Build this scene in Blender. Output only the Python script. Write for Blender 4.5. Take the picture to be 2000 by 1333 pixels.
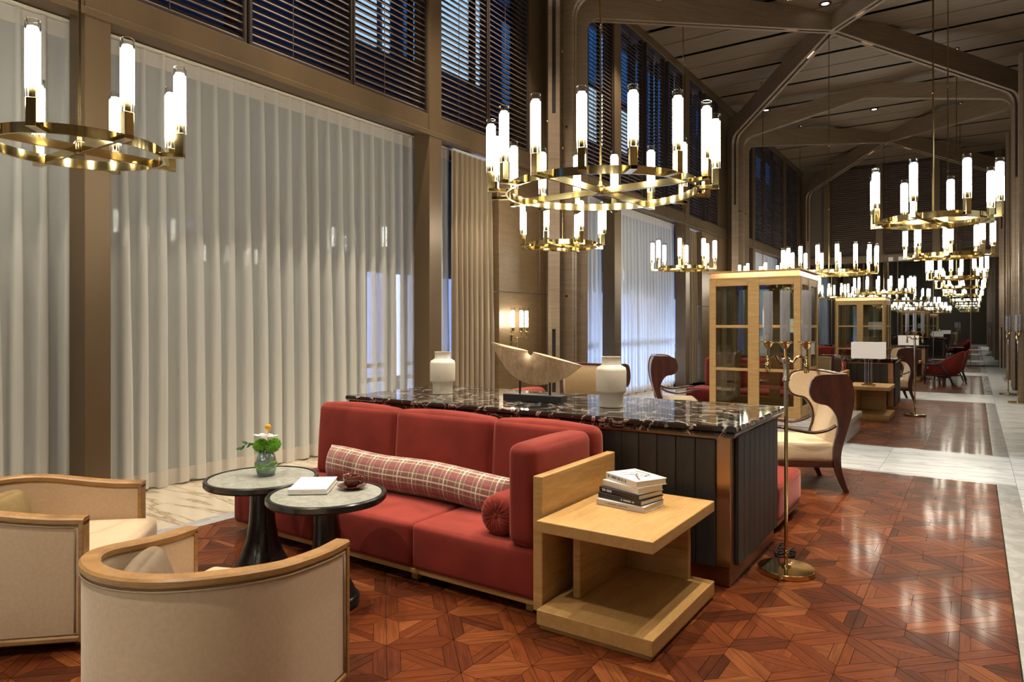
import bpy, bmesh, math, random
from mathutils import Vector, Matrix
random.seed(7)
R = math.radians
sc = bpy.context.scene
for o in list(bpy.data.objects):
    bpy.data.objects.remove(o)
COL = sc.collection

# ------------------------------------------------------------------ camera, world, exposure
cam_d = bpy.data.cameras.new('camera')
cam_d.sensor_width = 36.0
cam_d.lens = 36.0 * 1333.0 / 2000.0
cam_d.shift_y = -29.5 / 2000.0
cam_d.clip_start = 0.05
cam_d.clip_end = 300
cam = bpy.data.objects.new('camera', cam_d)
cam.location = (0, 0, 1.5)
cam.rotation_euler = (R(90), 0, R(34.144))
COL.objects.link(cam)
sc.camera = cam
sc.view_settings.view_transform = 'Standard'
sc.view_settings.look = 'None'
sc.view_settings.gamma = 1.0
sc.view_settings.use_curve_mapping = False
sc.view_settings.exposure = 0.10
try:
    sc.cycles.use_denoising = True
    sc.cycles.max_bounces = 8
    sc.cycles.diffuse_bounces = 4
    sc.cycles.glossy_bounces = 4
    sc.cycles.transmission_bounces = 6
    sc.cycles.transparent_max_bounces = 16
    sc.cycles.sample_clamp_indirect = 6.0
    sc.cycles.caustics_reflective = False
    sc.cycles.caustics_refractive = False
except Exception:
    pass
W = bpy.data.worlds.new('dusk_sky')
sc.world = W
W.use_nodes = True
bg = W.node_tree.nodes['Background']
bg.inputs['Color'].default_value = (0.045, 0.14, 0.42, 1)
bg.inputs['Strength'].default_value = 1.0

TUBE_E = 35.0        # strength of a lit chandelier tube
SPOT_E = 1150.0      # watts of one recessed ceiling spot

def spot(x, y, z, e, size=70, blend=0.6, col=(1, 0.85, 0.66), tgt=None, rad=0.05):
    l = bpy.data.lights.new('spot_light', 'SPOT')
    l.energy = e
    l.spot_size = R(size)
    l.spot_blend = blend
    l.color = col
    l.shadow_soft_size = rad
    o = bpy.data.objects.new('spot_light', l)
    o.location = (x, y, z)
    if tgt:
        o.rotation_euler = (Vector(tgt) - Vector((x, y, z))).to_track_quat('-Z', 'Y').to_euler()
    COL.objects.link(o)
    return o

DOWN = [(-2.45, -1.2), (-2.45, 3.9), (-2.45, 6.7), (-2.45, 14.65), (-2.45, 22.6),
        (-5.1, 0.6), (-5.1, 3.2), (-5.1, 5.6), (-5.1, 8.2), (-5.1, 20.9), (-5.1, 12.2),
        (-0.3, 2.4), (-0.3, 5.2), (0.62, 5.0), (0.62, 12.5)]  # last two are unseen extras, added to brighten the marble path at right
for i, (x, y) in enumerate(DOWN):
    if (x, y) != (-5.1, 20.9):
        spot(x, y, 7.83, SPOT_E * (0.55 if x > 0 else 0.75 if x < -5 else 1.0))

# ------------------------------------------------------------------ node helpers and materials
def mat(name):
    m = bpy.data.materials.new(name)
    m.use_nodes = True
    nt = m.node_tree
    nt.nodes.clear()
    out = nt.nodes.new('ShaderNodeOutputMaterial')
    return m, nt, out

def N(nt, t, **kw):
    n = nt.nodes.new(t)
    for k, v in kw.items():
        if k in n.inputs.keys():
            n.inputs[k].default_value = v
        else:
            setattr(n, k, v)
    return n

def L(nt, a, b):
    nt.links.new(a, b)

def principled(nt, out, **kw):
    p = N(nt, 'ShaderNodeBsdfPrincipled')
    for k, v in kw.items():
        p.inputs[k.replace('_', ' ')].default_value = v
    L(nt, p.outputs[0], out.inputs[0])
    return p

def ramp(nt, stops):
    r = N(nt, 'ShaderNodeValToRGB')
    el = r.color_ramp.elements
    while len(el) < len(stops):
        el.new(0.5)
    for e, (p, c) in zip(el, stops):
        e.position = p
        e.color = (c[0], c[1], c[2], 1)
    return r

def coords(nt, scale, kind='Object', rot=(0, 0, 0)):
    tc = N(nt, 'ShaderNodeTexCoord')
    mp = N(nt, 'ShaderNodeMapping')
    mp.inputs['Scale'].default_value = scale
    mp.inputs['Rotation'].default_value = rot
    L(nt, tc.outputs[kind], mp.inputs[0])
    return mp.outputs[0]

def c3(c):
    return (c[0], c[1], c[2], 1)

def simple(name, col, rough=0.5, metal=0.0, noise=0.0, nscale=(30, 30, 30), bump=0.0, bscale=(200, 200, 200), **kw):
    m, nt, out = mat(name)
    p = principled(nt, out, Base_Color=c3(col), Roughness=rough, Metallic=metal, **kw)
    if noise:
        n = N(nt, 'ShaderNodeTexNoise', Scale=1.0, Detail=3.0)
        L(nt, coords(nt, nscale), n.inputs[0])
        r = ramp(nt, [(0.3, [c * (1 - noise) for c in col]), (0.7, [min(1, c * (1 + noise)) for c in col])])
        L(nt, n.outputs[0], r.inputs[0])
        L(nt, r.outputs[0], p.inputs['Base Color'])
    if bump:
        n2 = N(nt, 'ShaderNodeTexNoise', Scale=1.0, Detail=2.0)
        L(nt, coords(nt, bscale), n2.inputs[0])
        b = N(nt, 'ShaderNodeBump', Strength=bump, Distance=0.002)
        L(nt, n2.outputs[0], b.inputs['Height'])
        L(nt, b.outputs[0], p.inputs['Normal'])
    return m

def wood(name, dark, light, scale, rough=0.4, coat=0.0, bands=0.5):
    m, nt, out = mat(name)
    p = principled(nt, out, Roughness=rough, Coat_Weight=coat, Coat_Roughness=0.1)
    v = coords(nt, scale)
    n = N(nt, 'ShaderNodeTexNoise', Scale=1.0, Detail=5.0, Roughness=0.6, Distortion=0.6)
    L(nt, v, n.inputs[0])
    n3 = N(nt, 'ShaderNodeTexNoise', Scale=7.0, Detail=2.0)
    L(nt, v, n3.inputs[0])
    mx = N(nt, 'ShaderNodeMath', operation='MULTIPLY_ADD')
    mx.inputs[1].default_value = bands
    L(nt, n3.outputs[0], mx.inputs[0])
    sub = N(nt, 'ShaderNodeMath', operation='SUBTRACT')
    L(nt, n.outputs[0], sub.inputs[0])
    sub.inputs[1].default_value = bands * 0.5
    L(nt, sub.outputs[0], mx.inputs[2])
    r = ramp(nt, [(0.3, dark), (0.72, light)])
    L(nt, mx.outputs[0], r.inputs[0])
    L(nt, r.outputs[0], p.inputs['Base Color'])
    return m

def marble(name, base, vein, scale, width=0.06, rough=0.08, cloud=0.15, rot=(0, 0, 0), stretch=(1, 1, 1), kind='Object', spec=0.5):
    m, nt, out = mat(name)
    p = principled(nt, out, Roughness=rough, Specular_IOR_Level=spec)
    v = coords(nt, (scale * stretch[0], scale * stretch[1], scale * stretch[2]), kind, rot)
    n = N(nt, 'ShaderNodeTexNoise', Scale=1.0, Detail=8.0, Roughness=0.62, Distortion=1.0)
    L(nt, v, n.inputs[0])
    a = N(nt, 'ShaderNodeMath', operation='SUBTRACT')
    L(nt, n.outputs[0], a.inputs[0])
    a.inputs[1].default_value = 0.5
    b = N(nt, 'ShaderNodeMath', operation='ABSOLUTE')
    L(nt, a.outputs[0], b.inputs[0])
    r = ramp(nt, [(0.0, vein), (width * 0.35, [0.5 * (x + y) for x, y in zip(vein, base)]), (width, base)])
    L(nt, b.outputs[0], r.inputs[0])
    n2 = N(nt, 'ShaderNodeTexNoise', Scale=1.7, Detail=4.0)
    L(nt, v, n2.inputs[0])
    r2 = ramp(nt, [(0.3, [1 - cloud] * 3), (0.7, [1, 1, 1])])
    L(nt, n2.outputs[0], r2.inputs[0])
    mx = N(nt, 'ShaderNodeMix', data_type='RGBA', blend_type='MULTIPLY')
    mx.inputs[0].default_value = 1.0
    L(nt, r.outputs[0], mx.inputs[6])
    L(nt, r2.outputs[0], mx.inputs[7])
    L(nt, mx.outputs[2], p.inputs['Base Color'])
    return m

def emit(name, col, s):
    m, nt, out = mat(name)
    e = N(nt, 'ShaderNodeEmission', Color=c3(col), Strength=s)
    L(nt, e.outputs[0], out.inputs[0])
    return m

def thin_glass(name, tint=(1, 1, 1), refl=0.35, rough=0.02, base=0.03, frost=0.0):
    m, nt, out = mat(name)
    t = N(nt, 'ShaderNodeBsdfTransparent', Color=c3(tint))
    g = N(nt, 'ShaderNodeBsdfGlossy', Roughness=rough)
    f = N(nt, 'ShaderNodeLayerWeight', Blend=refl)
    mm = N(nt, 'ShaderNodeMath', operation='MULTIPLY_ADD')
    mm.inputs[1].default_value = 0.8
    mm.inputs[2].default_value = base
    L(nt, f.outputs['Fresnel'], mm.inputs[0])
    mx = N(nt, 'ShaderNodeMixShader')
    L(nt, mm.outputs[0], mx.inputs[0])
    L(nt, t.outputs[0], mx.inputs[1])
    L(nt, g.outputs[0], mx.inputs[2])
    last = mx
    if frost:
        d = N(nt, 'ShaderNodeBsdfDiffuse', Color=(0.85, 0.87, 0.92, 1))
        m2 = N(nt, 'ShaderNodeMixShader')
        m2.inputs[0].default_value = frost
        L(nt, mx.outputs[0], m2.inputs[1])
        L(nt, d.outputs[0], m2.inputs[2])
        last = m2
    L(nt, last.outputs[0], out.inputs[0])
    return m

def sheer(name, col, transp, trans=0.5):
    m, nt, out = mat(name)
    d = N(nt, 'ShaderNodeBsdfDiffuse', Color=c3(col))
    t = N(nt, 'ShaderNodeBsdfTranslucent', Color=c3(col))
    a = N(nt, 'ShaderNodeMixShader')
    a.inputs[0].default_value = trans
    L(nt, d.outputs[0], a.inputs[1])
    L(nt, t.outputs[0], a.inputs[2])
    tr = N(nt, 'ShaderNodeBsdfTransparent')
    b = N(nt, 'ShaderNodeMixShader')
    n = N(nt, 'ShaderNodeTexNoise', Scale=1.0, Detail=2.0)
    L(nt, coords(nt, (40, 40, 900)), n.inputs[0])
    mm = N(nt, 'ShaderNodeMath', operation='MULTIPLY_ADD')
    mm.inputs[1].default_value = 0.12
    mm.inputs[2].default_value = transp - 0.06
    L(nt, n.outputs[0], mm.inputs[0])
    at = N(nt, 'ShaderNodeAttribute', attribute_name='layers')   # cloth doubled in the pleats lets less through
    q = N(nt, 'ShaderNodeMath', operation='MULTIPLY_ADD')
    q.inputs[1].default_value = -0.6
    q.inputs[2].default_value = 1.0
    L(nt, at.outputs['Fac'], q.inputs[0])
    q2 = N(nt, 'ShaderNodeMath', operation='MULTIPLY')
    L(nt, mm.outputs[0], q2.inputs[0])
    L(nt, q.outputs[0], q2.inputs[1])
    L(nt, q2.outputs[0], b.inputs[0])
    L(nt, a.outputs[0], b.inputs[1])
    L(nt, tr.outputs[0], b.inputs[2])
    L(nt, b.outputs[0], out.inputs[0])
    return m

def velvet(name, col, edge):
    m, nt, out = mat(name)
    p = principled(nt, out, Roughness=0.85, Sheen_Weight=0.5, Sheen_Roughness=0.35, Sheen_Tint=c3(edge), Specular_IOR_Level=0.15)
    n = N(nt, 'ShaderNodeTexNoise', Scale=1.0, Detail=3.0)
    L(nt, coords(nt, (3.5, 3.5, 3.5)), n.inputs[0])
    r = ramp(nt, [(0.35, [c * 0.85 for c in col]), (0.65, [c * 1.18 for c in col])])
    L(nt, n.outputs[0], r.inputs[0])
    L(nt, r.outputs[0], p.inputs['Base Color'])
    return m

def plaid(name):
    m, nt, out = mat(name)
    p = principled(nt, out, Roughness=0.9, Sheen_Weight=0.3)
    tc = N(nt, 'ShaderNodeTexCoord')
    sx = N(nt, 'ShaderNodeSeparateXYZ')
    L(nt, tc.outputs['UV'], sx.inputs[0])
    def stripes(sock, freq, phase, width):
        a = N(nt, 'ShaderNodeMath', operation='MULTIPLY_ADD')
        a.inputs[1].default_value = freq
        a.inputs[2].default_value = phase
        L(nt, sock, a.inputs[0])
        f = N(nt, 'ShaderNodeMath', operation='FRACT')
        L(nt, a.outputs[0], f.inputs[0])
        c = N(nt, 'ShaderNodeMath', operation='LESS_THAN')
        c.inputs[1].default_value = width
        L(nt, f.outputs[0], c.inputs[0])
        return c.outputs[0]
    cur = None
    base = (0.19, 0.135, 0.10, 1)
    for axis, k in ((0, 1.0), (1, 1.0)):
        s = sx.outputs[axis]
        for fr, ph, wd, col, fac in ((7.5, 0.0, 0.45, (0.20, 0.045, 0.055, 1), 0.40), (15, 0.1, 0.10, (0.70, 0.52, 0.30, 1), 0.55), (15, 0.55, 0.12, (0.45, 0.06, 0.10, 1), 0.6), (7.5, 0.30, 0.07, (0.88, 0.80, 0.70, 1), 0.7)):
            st = stripes(s, fr * k, ph, wd)
            f = N(nt, 'ShaderNodeMath', operation='MULTIPLY')
            f.inputs[1].default_value = fac
            L(nt, st, f.inputs[0])
            mx = N(nt, 'ShaderNodeMix', data_type='RGBA')
            L(nt, f.outputs[0], mx.inputs[0])
            if cur is None:
                mx.inputs[6].default_value = base
            else:
                L(nt, cur, mx.inputs[6])
            mx.inputs[7].default_value = col
            cur = mx.outputs[2]
    L(nt, cur, p.inputs['Base Color'])
    return m

def parquet(name):
    m, nt, out = mat(name)
    p = principled(nt, out, Roughness=0.45, Coat_Weight=0.17, Coat_Roughness=0.10, Specular_IOR_Level=0.08)
    at = N(nt, 'ShaderNodeAttribute', attribute_name='tone')
    tc = N(nt, 'ShaderNodeTexCoord')
    mp = N(nt, 'ShaderNodeMapping')
    mp.inputs['Scale'].default_value = (5, 70, 1)
    L(nt, tc.outputs['UV'], mp.inputs[0])
    n = N(nt, 'ShaderNodeTexNoise', Scale=1.0, Detail=5.0, Roughness=0.6, Distortion=0.8)
    L(nt, mp.outputs[0], n.inputs[0])
    r = ramp(nt, [(0.3, (0.55, 0.5, 0.45)), (0.7, (1.25, 1.25, 1.25))])
    L(nt, n.outputs[0], r.inputs[0])
    mx = N(nt, 'ShaderNodeMix', data_type='RGBA', blend_type='MULTIPLY')
    mx.inputs[0].default_value = 1.0
    L(nt, at.outputs['Color'], mx.inputs[6])
    L(nt, r.outputs[0], mx.inputs[7])
    L(nt, mx.outputs[2], p.inputs['Base Color'])
    return m

M = {}
M['parquet'] = parquet('reddish_parquet')
M['oak'] = wood('light_oak', (0.40, 0.235, 0.080), (0.55, 0.35, 0.140), (3, 3, 30), 0.45)
M['oak_x'] = wood('light_oak_along', (0.40, 0.235, 0.080), (0.54, 0.34, 0.132), (3, 28, 28), 0.42)
M['oak_y'] = wood('light_oak_cross', (0.40, 0.228, 0.076), (0.52, 0.322, 0.122), (22, 3, 22), 0.42)
M['arm_oak'] = wood('brown_oak', (0.26, 0.135, 0.045), (0.40, 0.225, 0.080), (9, 9, 60), 0.4)
M['mahogany'] = wood('dark_mahogany', (0.030, 0.009, 0.007), (0.075, 0.020, 0.014), (14, 14, 3), 0.28, 0.4)
M['walnut_black'] = simple('black_lacquer', (0.012, 0.012, 0.014), 0.22, noise=0.3)
M['board'] = wood('charcoal_board', (0.018, 0.017, 0.018), (0.042, 0.040, 0.041), (30, 30, 3), 0.5)
M['red'] = velvet('brick_red_velvet', (0.215, 0.032, 0.024), (0.9, 0.42, 0.36))
M['plaid'] = plaid('tartan_weave')
M['beige'] = simple('beige_linen', (0.56, 0.42, 0.28), 0.9, noise=0.06, nscale=(60, 60, 60), bump=0.25, bscale=(500, 500, 500), Sheen_Weight=0.25)
M['cream'] = simple('cream_leather', (0.62, 0.50, 0.34), 0.5, noise=0.05)
M['grey_cloth'] = simple('taupe_cloth', (0.20, 0.15, 0.10), 0.9, noise=0.1)
M['olive_cloth'] = simple('olive_cloth', (0.22, 0.15, 0.06), 0.9, noise=0.1)
M['pipe'] = simple('tan_piping', (0.34, 0.25, 0.16), 0.8)
M['dark_pipe'] = simple('dark_piping', (0.03, 0.025, 0.022), 0.7)
M['brass'] = simple('polished_brass', (0.60, 0.49, 0.25), 0.11, 1.0)
M['brass_dark'] = simple('aged_brass', (0.42, 0.30, 0.13), 0.22, 1.0)
M['steel'] = simple('brushed_nickel', (0.55, 0.50, 0.44), 0.25, 1.0)
M['bronze'] = simple('bronze_metal', (0.140, 0.094, 0.050), 0.42, 0.25, noise=0.18, nscale=(2, 2, 0.6))
M['bronze_lt'] = simple('polished_bronze', (0.36, 0.21, 0.12), 0.28, 1.0)
M['copper'] = simple('copper_band', (0.70, 0.36, 0.18), 0.16, 1.0)
M['beam'] = wood('taupe_timber', (0.20, 0.142, 0.092), (0.29, 0.21, 0.138), (1.5, 1.5, 25), 0.5)
M['beam_core'] = simple('dark_slot', (0.018, 0.014, 0.011), 0.6)
M['ceil'] = simple('ceiling_veneer', (0.20, 0.142, 0.092), 0.55, noise=0.14, nscale=(1.2, 9, 9))
M['ceil_gap'] = simple('ceiling_gap', (0.012, 0.009, 0.007), 0.8)
M['wallp'] = wood('bronze_wall_panel', (0.155, 0.100, 0.050), (0.205, 0.136, 0.072), (4, 4, 18), 0.34)
M['slat'] = simple('dark_louvre', (0.085, 0.055, 0.042), 0.5, noise=0.2)
M['slat_frame'] = simple('louvre_frame', (0.035, 0.023, 0.017), 0.5)
M['glass'] = thin_glass('window_glass', (0.82, 0.88, 0.95), 0.3)
M['tube'] = thin_glass('fluted_glass', (0.98, 0.98, 0.96), 0.25, 0.08, 0.03)
M['tube_off'] = thin_glass('frosted_fluted_glass', (0.95, 0.96, 1), 0.4, 0.08, 0.08, 0.22)
M['pane'] = thin_glass('cabinet_glass', (0.86, 0.90, 0.86), 0.35, 0.01, 0.06)
M['lit'] = emit('warm_lit_tube', (1, 0.92, 0.75), TUBE_E)
M['lens'] = emit('downlight_lens', (1, 0.9, 0.75), 5.0)
M['led'] = emit('led_dot', (1, 0.72, 0.5), 2.5)
M['sheer'] = sheer('sheer_voile', (0.86, 0.87, 0.82), 0.36, 0.34)
M['sheer_hem'] = sheer('doubled_voile', (0.82, 0.78, 0.72), 0.04, 0.4)
M['drape'] = simple('brown_drape', (0.275, 0.205, 0.128), 0.85, noise=0.08, nscale=(20, 20, 2), Sheen_Weight=0.3)
M['blackmarble'] = marble('black_veined_marble', (0.020, 0.016, 0.015), (0.62, 0.52, 0.44), 4.2, 0.022, 0.05, 0.3)
M['whitemarble'] = marble('white_marble', (0.66, 0.69, 0.71), (0.36, 0.39, 0.42), 1.1, 0.045, 0.30, 0.12, stretch=(0.5, 3.2, 1), spec=0.25)
M['creammarble'] = marble('cream_marble', (0.52, 0.455, 0.35), (0.26, 0.17, 0.09), 0.9, 0.028, 0.12, 0.12, stretch=(0.35, 2.6, 1), rot=(0, 0, 0.75))
M['greymarble'] = marble('grey_marble', (0.33, 0.34, 0.35), (0.42, 0.43, 0.44), 3.0, 0.06, 0.2, 0.15)
M['topmarble'] = marble('grey_glass_marble', (0.37, 0.38, 0.34), (0.27, 0.28, 0.25), 10, 0.06, 0.03, 0.15)
M['ceramic'] = simple('white_ceramic', (0.72, 0.68, 0.58), 0.55, noise=0.03)
M['stone'] = wood('carved_tan_stone', (0.46, 0.32, 0.19), (0.72, 0.56, 0.38), (14, 3, 5), 0.75)
M['iron'] = simple('black_iron', (0.02, 0.02, 0.022), 0.45)
M['white_box'] = marble('white_stone_block', (0.62, 0.60, 0.57), (0.45, 0.44, 0.42), 2, 0.04, 0.12, 0.08)
M['mirror'] = simple('smoked_mirror', (0.29, 0.315, 0.33), 0.015, 1.0)
M['shade'] = simple('white_lamp_shade', (0.80, 0.76, 0.70), 0.9, Emission_Color=(1, 0.9, 0.78, 1), Emission_Strength=0.35)
M['clear'] = thin_glass('clear_crystal', (0.96, 0.98, 1), 0.45, 0.02, 0.08)
M['paper'] = simple('paper_block', (0.72, 0.66, 0.55), 0.9, noise=0.1, nscale=(2, 2, 300))
M['book_white'] = simple('white_cover', (0.74, 0.72, 0.70), 0.45)
M['book_black'] = simple('black_cover', (0.02, 0.02, 0.025), 0.4)
M['book_grey'] = simple('pale_grey_cover', (0.55, 0.55, 0.57), 0.45)
M['ink'] = simple('grey_print', (0.12, 0.11, 0.13), 0.6)
M['ink_white'] = simple('white_print', (0.75, 0.75, 0.75), 0.6)
M['ink_pink'] = simple('pale_pink_print', (0.62, 0.42, 0.42), 0.6)
M['glaze'] = simple('red_brown_glaze', (0.10, 0.022, 0.014), 0.12, noise=0.5, nscale=(60, 60, 60), Coat_Weight=0.5)
M['coffee'] = simple('black_coffee', (0.012, 0.006, 0.004), 0.08)
M['green'] = simple('bright_green_bloom', (0.14, 0.36, 0.02), 0.8, noise=0.3, nscale=(90, 90, 90))
M['leaf'] = simple('dark_green_leaf', (0.045, 0.14, 0.03), 0.5)
M['petal'] = simple('white_petal', (0.80, 0.78, 0.76), 0.6)
M['yellow'] = simple('yellow_bloom', (0.75, 0.36, 0.02), 0.8)
M['rubber'] = simple('black_cable', (0.012, 0.012, 0.012), 0.5)
M['sub'] = simple('parquet_bed', (0.03, 0.014, 0.008), 0.7)
M['facade'] = simple('night_facade', (0.06, 0.075, 0.11), 0.8)
M['win_lit'] = emit('lit_office_window', (0.62, 0.85, 1.0), 3.6)
M['win_blue'] = emit('dim_blue_window', (0.04, 0.22, 0.62), 1.7)
M['street_glow'] = emit('street_glow_blue', (0.46, 0.55, 1.0), 3.6)
M['plain'] = simple('plain_wall', (0.12, 0.09, 0.065), 0.6)

# ------------------------------------------------------------------ mesh helpers
def finish(name, bm, m, parent=None, smooth=False, loc=None, autos=None):
    bmesh.ops.recalc_face_normals(bm, faces=bm.faces[:])
    me = bpy.data.meshes.new(name)
    bm.to_mesh(me)
    bm.free()
    if isinstance(m, (list, tuple)):
        for q in m:
            me.materials.append(M[q])
    else:
        me.materials.append(M[m])
    if smooth:
        me.polygons.foreach_set('use_smooth', [True] * len(me.polygons))
        if autos:
            try:
                me.set_sharp_from_angle(angle=R(autos))
            except Exception:
                pass
    return link(name, me, parent, loc)

def link(name, me, parent=None, loc=None):
    o = bpy.data.objects.new(name, me)
    COL.objects.link(o)
    if parent is not None:
        o.parent = parent
    if loc is not None:
        o.location = loc
    return o

def thing(name, label, cat, loc=(0, 0, 0), rz=0.0, group=None):
    o = bpy.data.objects.new(name, None)
    o.empty_display_size = 0.1
    o.location = loc
    o.rotation_euler = (0, 0, rz)
    o['label'] = label
    o['category'] = cat
    if group:
        o['group'] = group
    COL.objects.link(o)
    return o

def tag(o, label, cat, group=None):
    o['label'] = label
    o['category'] = cat
    if group:
        o['group'] = group
    return o

def struct(o, label=None):
    o['kind'] = 'structure'
    if label:
        o['label'] = label
    return o

def dup(root, loc, rz=None, label=None, group=None):
    r = root.copy()
    COL.objects.link(r)
    r.location = loc
    if rz is not None:
        r.rotation_euler = (0, 0, rz)
    if label:
        r['label'] = label
    if group:
        r['group'] = group
    for ch in list(root.children):
        c = ch.copy()
        COL.objects.link(c)
        c.parent = r
        for g in list(ch.children):
            d = g.copy()
            COL.objects.link(d)
            d.parent = c
    return r

def nb():
    return bmesh.new()

def box(bm, x0, x1, y0, y1, z0, z1, bev=0.0, seg=2, mi=0):
    t = bmesh.new()
    bmesh.ops.create_cube(t, size=1)
    for v in t.verts:
        v.co = ((x0 + x1) / 2 + v.co.x * (x1 - x0), (y0 + y1) / 2 + v.co.y * (y1 - y0), (z0 + z1) / 2 + v.co.z * (z1 - z0))
    if bev:
        bmesh.ops.bevel(t, geom=t.edges[:], offset=bev, segments=seg, affect='EDGES', profile=0.5)
    merge(bm, t, mi)

def merge(bm, t, mi=0, mtx=None):
    vm = {}
    for v in t.verts:
        vm[v] = bm.verts.new(mtx @ v.co if mtx else v.co)
    for f in t.faces:
        try:
            nf = bm.faces.new([vm[v] for v in f.verts])
            nf.material_index = mi
        except ValueError:
            pass
    t.free()

def lathe(bm, prof, segs=24, c=(0, 0, 0), mi=0, close_top=True, close_bot=True):
    rings = []
    for r, z in prof:
        rings.append([bm.verts.new((c[0] + r * math.cos(2 * math.pi * k / segs), c[1] + r * math.sin(2 * math.pi * k / segs), c[2] + z)) for k in range(segs)])
    for a, b in zip(rings, rings[1:]):
        for k in range(segs):
            f = bm.faces.new((a[k], a[(k + 1) % segs], b[(k + 1) % segs], b[k]))
            f.material_index = mi
    if close_bot:
        bm.faces.new(rings[0][::-1]).material_index = mi
    if close_top:
        bm.faces.new(rings[-1]).material_index = mi

def cyl(bm, c, r, h, segs=12, mi=0):
    lathe(bm, [(r, 0), (r, h)], segs, c, mi)

def tube(bm, pts, r, segs=8, mi=0, flat=1.0, up=Vector((0, 0, 1))):
    pts = [Vector(p) for p in pts]
    rings = []
    n = len(pts)
    for i, p in enumerate(pts):
        t = (pts[min(i + 1, n - 1)] - pts[max(i - 1, 0)]).normalized()
        u = up if abs(t.dot(up)) < 0.98 else Vector((1, 0, 0))
        a = t.cross(u).normalized()
        b = a.cross(t).normalized()
        rr = r[i] if isinstance(r, (list, tuple)) else r
        rings.append([bm.verts.new(p + a * rr * math.cos(2 * math.pi * k / segs) + b * rr * flat * math.sin(2 * math.pi * k / segs)) for k in range(segs)])
    for a, b in zip(rings, rings[1:]):
        for k in range(segs):
            bm.faces.new((a[k], a[(k + 1) % segs], b[(k + 1) % segs], b[k])).material_index = mi
    bm.faces.new(rings[0][::-1]).material_index = mi
    bm.faces.new(rings[-1]).material_index = mi

def prism(bm, outline, fn, d0, d1, mi=0):
    a = [bm.verts.new(fn(p[0], p[1], d0)) for p in outline]
    b = [bm.verts.new(fn(p[0], p[1], d1)) for p in outline]
    n = len(outline)
    bm.faces.new(a).material_index = mi
    bm.faces.new(b[::-1]).material_index = mi
    for k in range(n):
        bm.faces.new((a[k], b[k], b[(k + 1) % n], a[(k + 1) % n])).material_index = mi

def cushion(bm, cx, cy, cz, sx, sy, sz, r=0.05, bulge=0.02, n=7, mi=0, mtx=None):
    S = (sx, sy, sz)
    def ax(s):
        e = min(r / (s / 2), 0.9)
        base = [-1, -1 + e * 0.12, -1 + e * 0.35, -1 + e * 0.65, -1 + e]
        inner = [(-1 + e) + (2 - 2 * e) * k / (n) for k in range(1, n)]
        return base + inner + [-b for b in base[::-1]]
    A = [ax(s) for s in S]
    t = bmesh.new()
    for axis in range(3):
        u, v = [k for k in range(3) if k != axis]
        for side in (-1, 1):
            g = []
            for a in A[u]:
                row = []
                for b in A[v]:
                    q = [0, 0, 0]
                    q[axis], q[u], q[v] = side, a, b
                    p = [q[k] * S[k] / 2 for k in range(3)]
                    rr = min(r, min(S) / 2 * 0.98)
                    inn = [max(-(S[k] / 2 - rr), min(S[k] / 2 - rr, p[k])) for k in range(3)]
                    d = [p[k] - inn[k] for k in range(3)]
                    l = math.sqrt(sum(x * x for x in d))
                    if l > 1e-9:
                        p = [inn[k] + d[k] / l * rr for k in range(3)]
                    bl = bulge * (1 - a * a) * (1 - b * b)
                    p[axis] += side * bl
                    row.append(t.verts.new(p))
                g.append(row)
            for i in range(len(g) - 1):
                for j in range(len(g[0]) - 1):
                    t.faces.new((g[i][j], g[i + 1][j], g[i + 1][j + 1], g[i][j + 1]))
    bmesh.ops.remove_doubles(t, verts=t.verts[:], dist=1e-5)
    mm = Matrix.Translation((cx, cy, cz)) @ (mtx if mtx else Matrix.Identity(4))
    merge(bm, t, mi, mm)

def rot(ax, deg):
    return Matrix.Rotation(R(deg), 4, ax)

# ================================================================== FLOOR
XL, XR = -6.15, 1.02           # inner lines of the side walls at floor level
YB, YE = -9.0, 30.3            # back wall and mirrored end wall
ZC = 7.88
b = nb(); box(b, -6.7, 1.3, YB - 0.2, YE + 0.3, -0.30, -0.012)
floor = struct(finish('floor', b, 'sub'))

WOODS = [(-4.8, 0.165, 0.75, 7.9), (-4.8, 0.165, 9.65, 16.1), (-4.8, 0.165, 18.1, 24.75), (-4.8, 0.165, 26.5, YE)]

def slab_row(x0, x1, y0, y1, nx, ny, m):
    g = 0.0012
    dx, dy = (x1 - x0) / nx, (y1 - y0) / ny
    b = nb(); box(b, -dx / 2 + g, dx / 2 - g, -dy / 2 + g, dy / 2 - g, -0.012, 0.0, 0.0008, 1)
    o = finish('marble_slab', b, m, floor)
    me = o.data
    first = True
    for i in range(nx):
        for j in range(ny):
            q = o if first else link('marble_slab', me, floor)
            first = False
            q.location = (x0 + dx * (i + 0.5), y0 + dy * (j + 0.5), 0)

def strip(x0, x1, y0, y1):
    b = nb(); box(b, x0, x1, y0, y1, -0.012, 0.0005, 0.0006, 1)
    finish('border_strip', b, 'greymarble', floor)

GB = 0.16
prev = None
slab_row(-6.6, -4.96, YB, 0.0, 1, 6, 'creammarble')
slab_row(-6.6, -4.96, 0.0, 7.85, 1, 6, 'creammarble')
slab_row(-6.6, -4.96, 9.7, YE, 1, 14, 'creammarble')
slab_row(0.325, 1.25, YB, YE, 1, 30, 'whitemarble')
for i, (x0, x1, y0, y1) in enumerate(WOODS):
    strip(x0 - GB, x0, y0 - 0.05, y1 + 0.05)
    strip(x1, x1 + GB, y0 - 0.05, y1 + 0.05)
    strip(x0, x1, y0 - 0.05, y0)
    strip(x0, x1, y1, y1 + 0.05)
    b = nb(); box(b, x1 - .001, x1 + .006, y0, y1, -.012, .0012)
    finish('brass_strip', b, 'brass', floor)
slab_row(-6.6, 0.325, 7.95, 9.6, 6, 1, 'whitemarble')
slab_row(-6.6, 0.325, 16.15, 18.05, 6, 1, 'whitemarble')
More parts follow.
